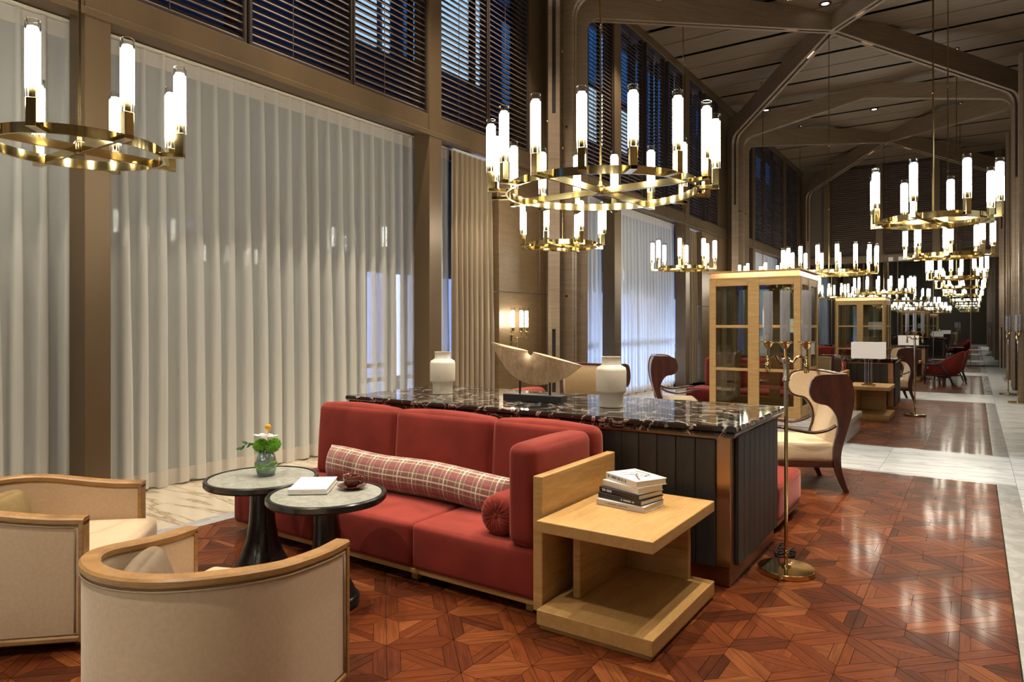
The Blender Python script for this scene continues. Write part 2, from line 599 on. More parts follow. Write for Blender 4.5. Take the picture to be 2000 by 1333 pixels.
slab_row(-6.6, 0.325, 24.8, 26.45, 6, 1, 'whitemarble')
slab_row(-4.96, 0.325, YB, 0.7, 5, 6, 'whitemarble')

# ---- parquet: square tiles set on the diagonal, each of four mitred border planks, two diagonal planks, two corner triangles
SQ = 0.3142
HD = 0.2222
BW = 0.061
def clip(poly, rc):
    x0, x1, y0, y1 = rc
    for axis, lim, sgn in ((0, x0, 1), (0, x1, -1), (1, y0, 1), (1, y1, -1)):
        out = []
        n = len(poly)
        for i in range(n):
            a, b2 = poly[i], poly[(i + 1) % n]
            da, db = sgn * (a[axis] - lim), sgn * (b2[axis] - lim)
            if da >= 0:
                out.append(a)
            if (da >= 0) != (db >= 0):
                t = da / (da - db)
                out.append((a[0] + (b2[0] - a[0]) * t, a[1] + (b2[1] - a[1]) * t))
        poly = out
        if len(poly) < 3:
            return []
    return poly

def inset(poly, g):
    n = len(poly)
    area = sum(poly[i][0] * poly[(i + 1) % n][1] - poly[(i + 1) % n][0] * poly[i][1] for i in range(n))
    if abs(area) < 2e-4:
        return None
    if area < 0:
        poly = poly[::-1]
    res = []
    for i in range(n):
        p0, p1, p2 = Vector(poly[i - 1]), Vector(poly[i]), Vector(poly[(i + 1) % n])
        e1, e2 = (p1 - p0), (p2 - p1)
        if e1.length < 1e-5 or e2.length < 1e-5:
            return None
        e1.normalize(); e2.normalize()
        n1, n2 = Vector((-e1.y, e1.x)), Vector((-e2.y, e2.x))
        d = 1 + n1.dot(n2)
        q = p1 + (n1 + n2) * (g / max(d, 0.25))
        res.append((q.x, q.y))
    return res

TONES = [(0.155, 0.040, 0.0125), (0.175, 0.047, 0.0145), (0.130, 0.032, 0.0105), (0.205, 0.062, 0.020), (0.105, 0.026, 0.0095), (0.165, 0.043, 0.0135), (0.225, 0.074, 0.025), (0.085, 0.023, 0.009)]
rng = random.Random(3)
planks = []   # (poly, grain_angle, tone, centre)
u45, v45 = (math.sqrt(.5), math.sqrt(.5)), (-math.sqrt(.5), math.sqrt(.5))
edge_tone = {}
for rc in WOODS:
    i0 = int((rc[0] + 0.505) / HD) - 2; i1 = int((rc[1] + 0.505) / HD) + 3
    j0 = int((rc[2] - 3.651) / HD) - 2; j1 = int((rc[3] - 3.651) / HD) + 3
    for i in range(i0, i1):
        for j in range(j0, j1):
            if (i + j) % 2 == 0:
                continue
            cx, cy = -0.505 + HD * i, 3.651 + HD * j
            h = SQ / 2
            k = h - BW
            def P(a, c2):
                return (cx + u45[0] * a + v45[0] * c2, cy + u45[1] * a + v45[1] * c2)
            polys = []
            C4 = [(-h, -h), (h, -h), (h, h), (-h, h)]
            K4 = [(-k, -k), (k, -k), (k, k), (-k, k)]
            for e in range(4):
                a, b2 = C4[e], C4[(e + 1) % 4]
                mid = P((a[0] + b2[0]) / 2, (a[1] + b2[1]) / 2)
                key = (round(mid[0], 2), round(mid[1], 2))
                if key not in edge_tone:
                    edge_tone[key] = rng.choice(TONES)
                ang = R(45) if e % 2 == 0 else R(135)
                polys.append(([P(*a), P(*b2), P(*K4[(e + 1) % 4]), P(*K4[e])], ang, edge_tone[key]))
            fl = (i % 2 == 0)
            w = 0.062
            t1, t2, t3 = rng.choice(TONES), rng.choice(TONES), rng.choice(TONES[:6])
            if fl:
                A1 = [(-k, -k), (-k + w, -k), (k, k - w), (k, k)]
                A2 = [(-k, -k), (k, k), (k - w, k), (-k, -k + w)]
                T1 = [(-k + w, -k), (k, -k), (k, k - w)]
                T2 = [(-k, -k + w), (k - w, k), (-k, k)]
                ang = R(90)
            else:
                A1 = [(k, -k), (k, -k + w), (-k + w, k), (-k, k)]
                A2 = [(k, -k), (-k, k), (-k, k - w), (k - w, -k)]
                T1 = [(k, -k + w), (k, k), (-k + w, k)]
                T2 = [(k - w, -k), (-k, k - w), (-k, -k)]
                ang = R(0)
            polys += [([P(*q) for q in A1], ang, t1), ([P(*q) for q in A2], ang, t1 if rng.random() < .6 else t2),
                      ([P(*q) for q in T1], ang + R(90), t3), ([P(*q) for q in T2], ang + R(90), t2)]
            for poly, g, t in polys:
                pl = clip(poly, rc)
                if len(pl) < 3:
                    continue
                pl = inset(pl, 0.0011)
                if not pl:
                    continue
                mx = sum(q[0] for q in pl) / len(pl); my = sum(q[1] for q in pl) / len(pl)
                planks.append((pl, g, t, (mx, my)))

_a = R(34.144); FX, FY, RX, RY = -math.sin(_a), math.cos(_a), math.cos(_a), math.sin(_a)
def pix(x, y, z=0.0):
    d = FX * x + FY * y
    if d < 0.2:
        return None
    return (1000 + 1333 * (RX * x + RY * y) / d, 637 - (z - 1.5) / d * 1333, d)

def in_view(c):
    q = pix(*c)
    if not q or not (10 < q[0] < 1990 and q[1] < 1328):
        return 0
    x, y = c
    ok = (x > -1.0 and y < 7.8 and not (x < -0.7 and 4.2 < y < 4.6)) or (-1.15 < x <= -1.0 and y < 3.7) or (-2.0 < x < -1.1 and y < 2.8) or (-2.75 < x <= -2.0 and 2.15 < y < 2.8)
    return 1.0 / q[2] ** 3 if ok else 0

def plank_mesh(lst, name):
    vs, fs, uvs, tones = [], [], [], []
    for pl, g, t, c in lst:
        n = len(pl)
        o = len(vs)
        tx, ty = rng.uniform(-.0012, .0012), rng.uniform(-.0012, .0012)
        z0 = rng.uniform(-.0003, .0001)
        for q in pl:
            vs.append((q[0], q[1], z0 + (q[0] - c[0]) * tx * 1.5 + (q[1] - c[1]) * ty * 1.5))
        for q in pl:
            vs.append((q[0], q[1], -.013))
        ca, sa = math.cos(g), math.sin(g)
        ou, ov = rng.uniform(0, 50), rng.uniform(0, 50)
        f = rng.uniform(.62, .86)
        def uv(q):
            return (ca * q[0] + sa * q[1] + ou, -sa * q[0] + ca * q[1] + ov)
        fs.append([o + k for k in range(n)])
        uvs += [uv(q) for q in pl]
        tones += [(t[0] * f * .92, t[1] * f * .88, t[2] * f * .8, 1)] * n
        for k in range(n):
            k2 = (k + 1) % n
            fs.append([o + k, o + n + k, o + n + k2, o + k2])
            uvs += [uv(pl[k]), uv(pl[k]), uv(pl[k2]), uv(pl[k2])]
            tones += [(t[0] * .4, t[1] * .4, t[2] * .4, 1)] * 4
    me = bpy.data.meshes.new(name)
    me.from_pydata(vs, [], fs)
    ul = me.uv_layers.new(name='UVMap')
    ul.data.foreach_set('uv', [c for q in uvs for c in q])
    ca_ = me.color_attributes.new('tone', 'FLOAT_COLOR', 'CORNER')
    ca_.data.foreach_set('color', [c for q in tones for c in q])
    me.materials.append(M['parquet'])
    return me

order = sorted(range(len(planks)), key=lambda i: -in_view(planks[i][3]))
sel = set([i for i in order[:300] if in_view(planks[i][3]) > 0])
for i in order[:300]:
    if i in sel:
        link('parquet_plank', plank_mesh([planks[i]], 'parquet_plank'), floor)
rest = link('parquet_field', plank_mesh([planks[i] for i in range(len(planks)) if i not in sel], 'parquet_field'), floor)
rest['kind'] = 'stuff'

# ================================================================== CEILING
b = nb(); box(b, -6.7, 1.3, YB - 0.2, YE + 0.3, ZC + 0.16, ZC + 0.3)
ceiling = struct(finish('ceiling', b, 'ceil_gap'))
PIT = 1.71
b = nb(); box(b, -6.3, 1.05, -0.382, 0.382, 0, 0.018, 0.004, 1)
cp0 = finish('ceiling_panel', b, 'ceil', ceiling)
y = 13.9 - 13 * PIT + 0.06
first = True
while y < YE:
    for k, off in enumerate((0.40, 1.205)):
        q = cp0 if first else link('ceiling_panel', cp0.data, ceiling)
        first = False
        q.location = (0, y + off + 0.02, ZC)
    y += PIT

def downlight(x, y):
    t = thing('recessed_downlight', 'round recessed downlight in the timber ceiling', 'downlight', (x, y, ZC))
    b = nb(); lathe(b, [(0.115, -0.006), (0.115, 0.0), (0.075, 0.0), (0.075, -0.006)], 24, close_top=False, close_bot=False)
    for k in range(24):
        pass
    b2 = nb(); lathe(b2, [(0.072, -0.010), (0.118, -0.012), (0.118, 0.0), (0.072, 0.0)], 24, close_top=False, close_bot=False)
    b.free()
    finish('trim_ring', b2, 'beam_core', t, True, autos=40)
    b = nb(); cyl(b, (0, 0, -0.004), 0.07, 0.003, 20)
    finish('lens', b, 'lens', t)
    return t
dl0 = None
DN = ['recessed downlight in the ceiling in front of the far beam node', 'recessed downlight in the ceiling beside the near beam node']
for i, (x, y) in enumerate(DOWN):
    if dl0 is None:
        dl0 = downlight(x, y)
        q = dl0
    else:
        q = dup(dl0, (x, y, ZC))
    q['group'] = 'ceiling downlights'
    if (x, y) == (-2.45, 14.65):
        q['label'] = 'recessed ceiling downlight just above the near meeting point of the beams'
    elif (x, y) == (-2.45, 22.6):
        q['label'] = 'recessed ceiling downlight seen between the near and far beam frames'
    elif (x, y) == (-5.1, 20.9):
        q['label'] = 'recessed ceiling downlight close to the bent corner of the left frame'

# ================================================================== BENT TIMBER FRAMES
def bent(P, dvec, ze, node, D=0.34, depth=0.48, w=0.19, leds=(0.80,), far=None):
    px, py = P
    d = Vector((dvec[0], dvec[1])).normalized()
    nrm = Vector((-d.y, d.x))
    S = (Vector((node[0], node[1])) - Vector(P)).dot(d)
    zn = node[2]
    sl = (zn - ze) / (S - D)
    # inner edge with a rounded elbow
    inner = [(D, 0.0)]
    rr = 0.28
    ang = math.atan(sl)
    n = 6
    a0 = Vector((D, ze - rr)); a2 = Vector((D + rr * math.cos(ang), ze + rr * math.sin(ang))); a1 = Vector((D, ze))
    for k in range(n + 1):
        t = k / n
        q = a0 * (1 - t) ** 2 + a1 * 2 * t * (1 - t) + a2 * t * t
        inner.append((q.x, q.y))
    inner.append((S, zn))
    outer = [(S, zn + depth), (D * 0.2, ze + depth * 0.92), (0, ze + depth * 0.55), (0, 0)]
    def fn(s, z, o):
        return (px + d.x * s + nrm.x * o, py + d.y * s + nrm.y * o, z)
    t = 0.065
    b = nb(); prism(b, inner + outer, fn, -w / 2, -w / 2 + t)
    root = struct(finish('beam', b, 'beam'))
    b = nb(); prism(b, inner + outer, fn, w / 2 - t, w / 2)
    finish('cheek_plate', b, 'beam', root)
    g = 0.05
    inn2 = [(max(s - g, 0.05) if z < ze else s - g * math.sin(ang), z + (g * math.cos(ang) if z >= ze else 0)) for s, z in inner]
    inn2[-1] = (S, zn + g)
    b = nb(); prism(b, inn2 + outer, fn, -w / 2 + t, w / 2 - t)
    finish('slot_core', b, 'beam_core', root)
    b = nb()
    prism(b, [(D - 0.05, 1.45), (D - 0.006, 1.45), (D - 0.006, ze * 0.72), (D - 0.05, ze * 0.72)], fn, -w / 2 + t, w / 2 - t)
    finish('cover_strip', b, 'beam', root)
    b = nb()
    for f in leds:
        for k in range(5):
            s = D + (S - D) * f + 0.06 * (k - 2)
            z = ze + sl * (s - D)
            q = [(s - 0.022, z + 0.035), (s + 0.022, z + 0.035), (s + 0.022, z + 0.046), (s - 0.022, z + 0.046)]
            prism(b, q, fn, -0.022, 0.022)
    le = finish('led_strip', b, 'led', root)
    le['kind'] = 'stuff'
    b = nb()
    for z in (2.0, 4.85):
        c0 = fn(D * 0.62, z, w / 2 - 0.004); c1 = fn(D * 0.62, z, w / 2 + 0.012)
        tube(b, [c0, c1], 0.022, 8)
        c0 = fn(D * 0.62, z, -w / 2 + 0.004); c1 = fn(D * 0.62, z, -w / 2 - 0.012)
        tube(b, [c0, c1], 0.022, 8)
    bo = finish('bolt_heads', b, 'brass_dark', root); bo['kind'] = 'stuff'; bo.name = 'bolt_head'
    return root

XLc, XRc, XN = -5.85, 1.0, -2.43
NODES = [(XN, -5.0, 7.56), (XN, 5.1, 7.56), (XN, 15.35, 7.56), (XN, 25.8, 7.60)]
def towards(P, n):
    return (n[0] - P[0], n[1] - P[1])
CL = [0.1, 10.2, 20.4, 30.6]
for ci, yc in enumerate(CL):
    offs = {0: (-.35, .35), 1: (-.38, .15), 2: (-.5, .22), 3: (-.5, .2)}[ci]
    for X in (XLc, XRc):
        yy = yc + offs[0]
        bent((X, yy), towards((X, yy), NODES[ci]), 6.88, NODES[ci], leds=(0.82,) if ci else (0.5,))
        if ci < 3:
            yy = yc + offs[1]
            bent((X, yy), towards((X, yy), NODES[ci + 1]), 6.88, NODES[ci + 1], leds=(0.82,))
            s = 1 if X < -2 else -1
            bent((X, yc - 0.1), (s, 0), 6.95, (XN, yc - 0.1, 7.56), D=0.27, depth=0.40, w=0.16, leds=(0.45,))
    b = nb()
    if ci < 3:
        lathe(b, [(0.10, 0), (0.10, 0.42)], 12, NODES[ci + 1])
        struct(finish('beam', b, 'beam'))

# ================================================================== LEFT WALL
XF = -5.9
b = nb(); box(b, -6.75, -6.70, YB - 0.2, YE + 0.3, ZC - 0.02, ZC + 0.25)
wall_left = struct(finish('wall_left', b, 'bronze'))
def wl(name, m, *a, bev=0.004, parent=None):
    b = nb(); box(b, *a, bev, 1)
    return finish(name, b, m, parent if parent else wall_left)
# transom, top rail, base sill
wl('transom_beam', 'bronze', -6.6, XF, YB, YE, 4.06, 4.27)
wl('transom_beam', 'bronze', -6.0, XF + 0.015, YB, YE, 4.0, 4.06)
wl('top_rail', 'bronze', -6.5, XF, YB, YE, 7.70, ZC + 0.1)
wl('sill', 'bronze', -6.62, -6.42, YB, YE, 0.0, 0.09)
POSTS = [(-7.6, .25), (-3.4, .25), (2.70, .20), (6.89, .245), (12.45, .30), (16.45, .28), (22.6, .28), (27.0, .28)]
for y, w in POSTS:
    wl('post', 'bronze', -6.16, XF + 0.01, y - w / 2, y + w / 2, 0.0, 7.75)
# solid panels either side of the frame clusters
b4 = []
for (y0, y1) in ((-2.0, 0.2), (8.45, 9.62), (9.62, 10.75), (17.75, 19.3), (19.3, 21.2), (28.6, YE)):
    p = wl('wall_panel', 'wallp', -6.15, -5.97, y0 + 0.004, y1 - 0.004, 0.0, 2.02)
    p = wl('wall_panel', 'wallp', -6.15, -5.97, y0 + 0.004, y1 - 0.004, 2.028, 4.0)
for (y0, y1) in ((9.25, 10.9), (19.05, 21.9), (29.3, YE), (-1.2, 1.1)):
    wl('wall_panel', 'bronze', -6.3, -5.97, y0, y1, 4.26, 7.72)

# upper louvre bays (timber venetian blinds) with glazing behind
BAYS = [(1.28, 2.56), (2.86, 4.07), (4.16, 5.45), (5.52, 6.76), (7.03, 8.10), (8.17, 9.20),
        (11.0, 12.28), (12.62, 13.75), (14.0, 15.0), (15.3, 16.28), (16.62, 17.62), (17.95, 18.95),
        (22.0, 22.45), (22.78, 23.9), (24.0, 25.2), (25.3, 26.8), (27.2, 28.3), (28.4, 29.2)]
ORD = ['first', 'second', 'third', 'fourth', 'fifth', 'sixth', 'seventh', 'eighth', 'ninth', 'tenth', 'eleventh', 'twelfth', 'thirteenth', 'fourteenth', 'fifteenth', 'sixteenth', 'seventeenth', 'eighteenth']
WHERE = ['above the narrow curtain at the left edge of the room', 'above the wide sheer curtain, first from the left post', 'above the wide sheer curtain, second from the left post',
         'above the wide sheer curtain, third from the left post', 'right of the second post, above the narrow sheer', 'right of the second post, above the brown drape',
         'just beyond the near timber frame, first of that row', 'beyond the near timber frame, second of that row', 'beyond the near timber frame, third of that row', 'beyond the near timber frame, fourth of that row',
         'beyond the near timber frame, fifth of that row', 'beyond the near timber frame, last of that row',
         'beyond the second timber frame, slimmest and first of that row', 'beyond the second timber frame, second of that row', 'beyond the second timber frame, third of that row', 'beyond the second timber frame, fourth of that row', 'beyond the second timber frame, fifth of that row', 'beyond the second timber frame, last by the end wall']
for i, (y0, y1) in enumerate(BAYS):
    yc, wd = (y0 + y1) / 2, (y1 - y0)
    # glazing
    b = nb()
    for (a0, a1, z0, z1) in ((y0 - .04, y0, 4.26, 7.72), (y1, y1 + .04, 4.26, 7.72), (y0, y1, 4.26, 4.31), (y0, y1, 7.66, 7.72)):
        box(b, -6.28, -6.20, a0, a1, z0, z1)
    win = struct(finish('window_%d' % (i + 1), b, 'slat_frame'))
    b = nb(); box(b, -6.245, -6.235, y0, y1, 4.31, 7.66)
    finish('pane', b, 'glass', win)
    t = thing('venetian_blind', 'timber venetian blind ' + WHERE[i], 'blind', (-5.985, yc, 4.27), 0, 'timber blinds along the upper left wall')
    b = nb()
    for (a0, a1, z0, z1) in ((-wd / 2 - .028, -wd / 2, 0, 3.43), (wd / 2, wd / 2 + .028, 0, 3.43), (-wd / 2, wd / 2, 0, .045), (-wd / 2, wd / 2, 3.39, 3.43)):
        box(b, -0.05, 0.055, a0, a1, z0, z1, 0.003, 1)
    finish('frame', b, 'slat_frame', t)
    n = 42
    pit = 3.30 / n
    b = nb()
    tb = nb(); box(tb, -0.049, 0.049, -wd / 2 + .004, wd / 2 - .004, -0.0045, 0.0045, 0.002, 1)
    if i < 12:
        merge(b, tb, 0, rot('Y', 50))
        s0 = finish('slat', b, 'slat', t)
        for k in range(n):
            q = s0 if k == 0 else link('slat', s0.data, t)
            q.location = (0, 0, 0.085 + pit * k)
    else:
        tb.free()
        for k in range(n):
            tb = nb(); box(tb, -0.044, 0.044, -wd / 2 + .004, wd / 2 - .004, -0.0045, 0.0045)
            merge(b, tb, 0, Matrix.Translation((0, 0, 0.085 + pit * k)) @ rot('Y', 50))
        q = finish('slat', b, 'slat', t)
        q['kind'] = 'stuff'
    b = nb()
    for yy in ((-wd * 0.12,) if wd < 1.4 else (-wd * .25, wd * .25)):
        tube(b, [(0.052, yy, 0.05), (0.052, yy, 3.4)], 0.004, 6)
    finish('ladder_cord', b, 'slat', t)

# lower windows behind the curtains
for i, (y0, y1) in enumerate(((-3.2, 2.6), (2.8, 6.77), (7.02, 8.5), (10.8, 12.3), (12.6, 16.3), (16.6, 17.8), (21.6, 22.4), (22.8, 26.8))):
    b = nb()
    n = max(1, round((y1 - y0) / 1.35))
    for k in range(n + 1):
        yy = y0 + (y1 - y0) * k / n
        box(b, -6.62, -6.54, yy - .03, yy + .03, 0.09, 4.06)
    box(b, -6.62, -6.54, y0, y1, 0.95, 1.0)
    box(b, -6.62, -6.54, y0, y1, 4.0, 4.06)
    win = struct(finish('window_%d' % (19 + i), b, 'slat_frame'))
    for k in range(n):
        b = nb(); box(b, -6.585, -6.575, y0 + (y1 - y0) * k / n + .03, y0 + (y1 - y0) * (k + 1) / n - .03, 0.09, 4.0)
        finish('pane', b, 'glass', win)

# ------------------------------------------------------------------ curtains
def curtain(name, label, y0, y1, ztop, m, mh, pitch, amp, seed, x=-6.27, group=None, zbot=0.012, rows=16, pin=True):
    rg = random.Random(seed)
    npl = max(1, round((y1 - y0) / pitch))
    per = 14
    ph = [rg.uniform(-.12, .12) for _ in range(npl + 1)]
    am = [rg.uniform(.75, 1.25) for _ in range(npl + 1)]
    ww = [rg.uniform(.85, 1.2) for _ in range(npl + 1)]
    def sect(z):
        f = 1 - (z - zbot) / (ztop - zbot)
        ln = []
        for s in range(npl * per + 1):
            t = s / per
            k = min(int(t), npl - 1)
            c = 0.5 + ph[k] * f
            fw = (0.13 + 0.20 * min(1, f * 1.25)) * ww[k] if pin else 0.5
            dd = (t - k - c) / fw
            v = min(1.0, 1.45 * (0.5 + 0.5 * math.cos(math.pi * max(-1, min(1, dd)))))
            a = amp * am[k] * (0.55 + 0.45 * min(1, f * 1.6))
            wob = 0.008 * f * math.sin(t * 1.9 + seed + 2.2 * f)
            # crisp fold sides: skew along y so that the fold overhangs a little
            yy = y0 + (y1 - y0) * t / npl + 0.022 * f * v * math.sin(3 * dd if abs(dd) < 1 else 0)
            ln.append((x + a * (v ** 0.8) + wob, yy, z + (0.012 * math.sin(t * 2.4 + seed) if f > .999 else 0), v))
        return ln
    def grid(zs, off=0.0):
        b = nb()
        prev = None
        lay = b.verts.layers.float.new('layers')
        for z in zs:
            row = []
            for p in sect(z):
                v = b.verts.new((p[0] + off, p[1], p[2]))
                v[lay] = min(1.0, p[3] * 1.3)
                row.append(v)
            if prev:
                for k in range(len(row) - 1):
                    b.faces.new((prev[k], prev[k + 1], row[k + 1], row[k]))
            prev = row
        return b
    zs = [zbot + (ztop - zbot) * k / rows for k in range(rows + 1)]
    cl = finish(name, grid(zs), m, None, True)
    tag(cl, label, 'curtain', group)
    if mh:
        finish('heading_tape', grid([ztop - .13, ztop - .07, ztop], 0.004), mh, cl, True)
        finish('hem', grid([zbot, zbot + .07, zbot + .14], 0.004), mh, cl, True)
    b = nb(); box(b, x - .02, x + .035, y0, y1, ztop + .008, ztop + .03)
    finish('curtain_rail', b, 'ceramic', cl)
    return cl
G = None
curtain('sheer_curtain', 'white sheer curtain at the left edge, left of the first bronze post', -1.2, 2.72, 4.02, 'sheer', 'sheer_hem', .18, .062, 1)
curtain('sheer_curtain', 'wide white sheer curtain behind the two round tables', 2.81, 6.90, 4.02, 'sheer', 'sheer_hem', .18, .062, 2)
curtain('sheer_curtain', 'narrow white sheer curtain between the second bronze post and the brown drape', 7.02, 7.62, 4.02, 'sheer', 'sheer_hem', .17, .062, 3)
curtain('drape', 'pleated brown drape left of the wall sconce', 7.50, 8.46, 3.98, 'drape', None, .12, .07, 4, x=-6.12)
curtain('sheer_curtain', 'white sheer curtain right of the timber frame, before the third post', 10.6, 12.45, 4.02, 'sheer', 'sheer_hem', .18, .062, 5)
curtain('sheer_curtain', 'white sheer curtain behind the left wing chair, beyond the third post', 12.6, 16.5, 4.02, 'sheer', 'sheer_hem', .18, .062, 6)
curtain('drape', 'brown drape farther off, behind the first glass cabinet', 16.6, 17.7, 3.98, 'drape', None, .13, .07, 7, x=-6.12)
curtain('sheer_curtain', 'far sheer curtain beyond the glass cabinets, mostly hidden', 21.3, 28.5, 4.02, 'sheer', None, .2, .075, 8, rows=6)

# ================================================================== RIGHT, END AND BACK WALLS
DOORY = (7.7, 9.8)
b = nb()
for (y0, y1, z0, z1) in ((YB, DOORY[0], 0, ZC), (DOORY[1], YE, 0, ZC), (DOORY[0], DOORY[1], 4.0, ZC)):
    box(b, 1.06, 1.25, y0, y1, z0, z1)
wall_right = struct(finish('wall_right', b, 'bronze'))
y = 10.0
while y < YE - 1:
    b = nb(); box(b, 1.02, 1.06, y + .01, y + 1.19, 0.12, 4.0, .006, 1)
    finish('wall_panel', b, 'bronze', wall_right)
    b = nb(); box(b, 1.02, 1.06, y + .01, y + 1.19, 4.03, ZC, .006, 1)
    finish('wall_panel', b, 'bronze', wall_right)
    y += 1.2
for y in (16.9, 23.6):
    b = nb(); box(b, 0.72, 1.04, y - .12, y + .12, 0, 6.9, .01, 1)
    finish('post', b, 'beam', wall_right)
    b = nb(); box(b, 0.78, 1.04, y - .30, y - .12, 0, 6.9, .01, 1)
    finish('post', b, 'bronze', wall_right)
b = nb(); box(b, 0.98, 1.06, YB, DOORY[0], 0, .12); box(b, 0.98, 1.06, DOORY[1], YE, 0, .12)
struct(finish('baseboard_right', b, 'bronze'))

b = nb(); box(b, -6.7, 1.3, YE + .06, YE + .25, 0, ZC + .1)
wall_end = struct(finish('wall_end', b, 'plain'))
for k in range(6):
    x0 = -6.0 + 7.05 * k / 6
    b = nb(); box(b, x0 + .012, x0 + 7.05 / 6 - .012, YE, YE + .02, 0.06, 3.98)
    finish('mirror_panel', b, 'mirror', wall_end)
    b = nb(); box(b, x0 - .012, x0 + .012, YE - .006, YE + .03, 0, 4.0)
    finish('mirror_bead', b, 'bronze', wall_end)
b = nb(); box(b, -6.2, 1.06, YE - .12, YE + .06, 4.0, 4.28, .006, 1)
finish('transom_beam', b, 'bronze', wall_end)
for x in (-5.0, -3.1, -1.2, 0.7):
    b = nb(); box(b, x - .12, x + .12, YE - .10, YE + .06, 4.28, ZC, .006, 1)
    finish('post', b, 'bronze', wall_end)
WE = ['left', 'middle', 'right']
for k, x in enumerate((-4.05, -2.15, -0.25)):
    t = thing('venetian_blind', 'dark timber venetian blind on the end wall, %s of three' % WE[k], 'blind', (x, YE - .02, 4.3), 0, 'timber blinds on the end wall')
    b = nb()
    for q in range(44):
        tb = nb(); box(tb, -.81, .81, -.03, .03, -.004, .004)
        merge(b, tb, 0, Matrix.Translation((0, 0, .06 + q * .08)) @ rot('X', -40))
    s = finish('slat', b, 'slat', t); s['kind'] = 'stuff'
    b = nb()
    for (a0, a1, z0, z1) in ((-.83, -.80, 0, 3.5), (.80, .83, 0, 3.5), (-.8, .8, 0, .03), (-.8, .8, 3.47, 3.5)):
        box(b, a0, a1, -.04, .04, z0, z1)
    finish('frame', b, 'slat_frame', t)
for k, x in enumerate((-2.70, -2.36, -2.15)):
    b = nb(); box(b, x - .08, x + .08, YE - .15, YE - .13, 4.02, 4.17, .004, 1)
    tag(finish('wall_sign', b, 'ink_white'), '%s small white plate on the end wall transom' % ('leftmost', 'middle', 'rightmost')[k] if True else '', 'sign')
b = nb(); box(b, -6.7, 1.3, YB - .2, YB, 0, ZC + .1)
struct(finish('wall_back', b, 'plain'))

# ================================================================== OUTSIDE: a night street across the terrace
b = nb(); box(b, -60, -6.75, -30, 90, -.4, -.25)
struct(finish('ground', b, 'facade'))
t = thing('office_building', 'office block with lit windows seen through the timber blinds', 'building', (-13.5, 15, -.25))
b = nb(); box(b, -1.5, 0, -40, 60, 0, 12.9); box(b, -1.5, -.02, 9.5, 24, 12.9, 15.4)
finish('wall', b, 'facade', t)
def office_window(key, y0, y1, z0, z1):
    b = nb(); box(b, 0, .04, y0 - 15, y1 - 15, z0 + .25, z1 + .25)
    finish('window', b, key, t)
for y0, y1, z0, z1 in ((12.45, 13.3, 9.1, 11.6), (13.55, 13.8, 9.1, 11.6), (16.05, 17.95, 9.35, 12.4), (25.7, 27.1, 9.4, 11.6), (28.9, 30.6, 9.5, 11.5)):
    office_window('win_lit', y0, y1, z0, z1)
for y0, y1, z0, z1 in ((25.7, 27.1, 11.9, 14.2), (28.9, 30.6, 11.9, 14.2), (32, 33.7, 9.4, 14.2), (35, 36.6, 12.2, 14.0), (8.2, 9.6, 9.2, 11.6), (19.3, 20.6, 9.2, 12.0), (22.2, 23.4, 9.4, 12.2), (14.4, 15.3, 9.2, 11.6)):
    office_window('win_blue', y0, y1, z0, z1)
b = nb(); box(b, 0, .04, -1.62, 1.62, 0, 2.85)
o = finish('glow_pane', b, 'street_glow', t)  # glowing panes added low outside for the bluish light behind the curtains
for k in range(9):
    q = o if k == 0 else link('glow_pane', o.data, t)
    q.location = (0, 14.6 + 3.3 * k - 15, .35)

# lobby added past the right wall so an unseen area light cools the aisle
b = nb(); box(b, 1.25, 4.2, DOORY[0] - .6, DOORY[0] - .5, 0, 4.1); box(b, 1.25, 4.2, DOORY[1] + .5, DOORY[1] + .6, 0, 4.1); box(b, 4.2, 4.3, DOORY[0] - .6, DOORY[1] + .6, 0, 4.1); box(b, 1.25, 4.3, DOORY[0] - .6, DOORY[1] + .6, 4.0, 4.1); box(b, 1.25, 4.3, DOORY[0] - .6, DOORY[1] + .6, -.1, 0)
finish('added_lobby_wall', b, 'ceramic', wall_right)
l = bpy.data.lights.new('aisle_fill_light', 'AREA'); l.shape = 'RECTANGLE'; l.size = 1.6; l.size_y = 1.6; l.energy = 45; l.color = (0.55, 0.77, 1.0)
o = bpy.data.objects.new('aisle_fill_light', l); o.location = (2.6, 8.75, 3.95); COL.objects.link(o)

# unseen cool area lights added outside to backlight the second bay's curtains
for y, e in ((9.3, 90), (13.2, 160), (17.0, 160)):
    l = bpy.data.lights.new('curtain_backlight', 'AREA'); l.shape = 'RECTANGLE'; l.size = .6; l.size_y = 2.6; l.energy = e; l.color = (0.48, 0.62, 1.0); l.spread = R(120)
    o = bpy.data.objects.new('curtain_backlight', l); o.location = (-8.4, y, .25); COL.objects.link(o)
    o.rotation_euler = (Vector((-6.3, y, .75)) - Vector((-8.4, y, .25))).to_track_quat('-Z', 'X').to_euler()

# ================================================================== CHANDELIERS

def arm_mesh_set(ring_r, out_r):
    b = nb()
    box(b, ring_r - .01, out_r + .026, -.026, .026, -.032, -.004, .002, 1)
    box(b, out_r - .026, out_r + .026, -.026, .026, -.032, .125, .003, 1)
    return b

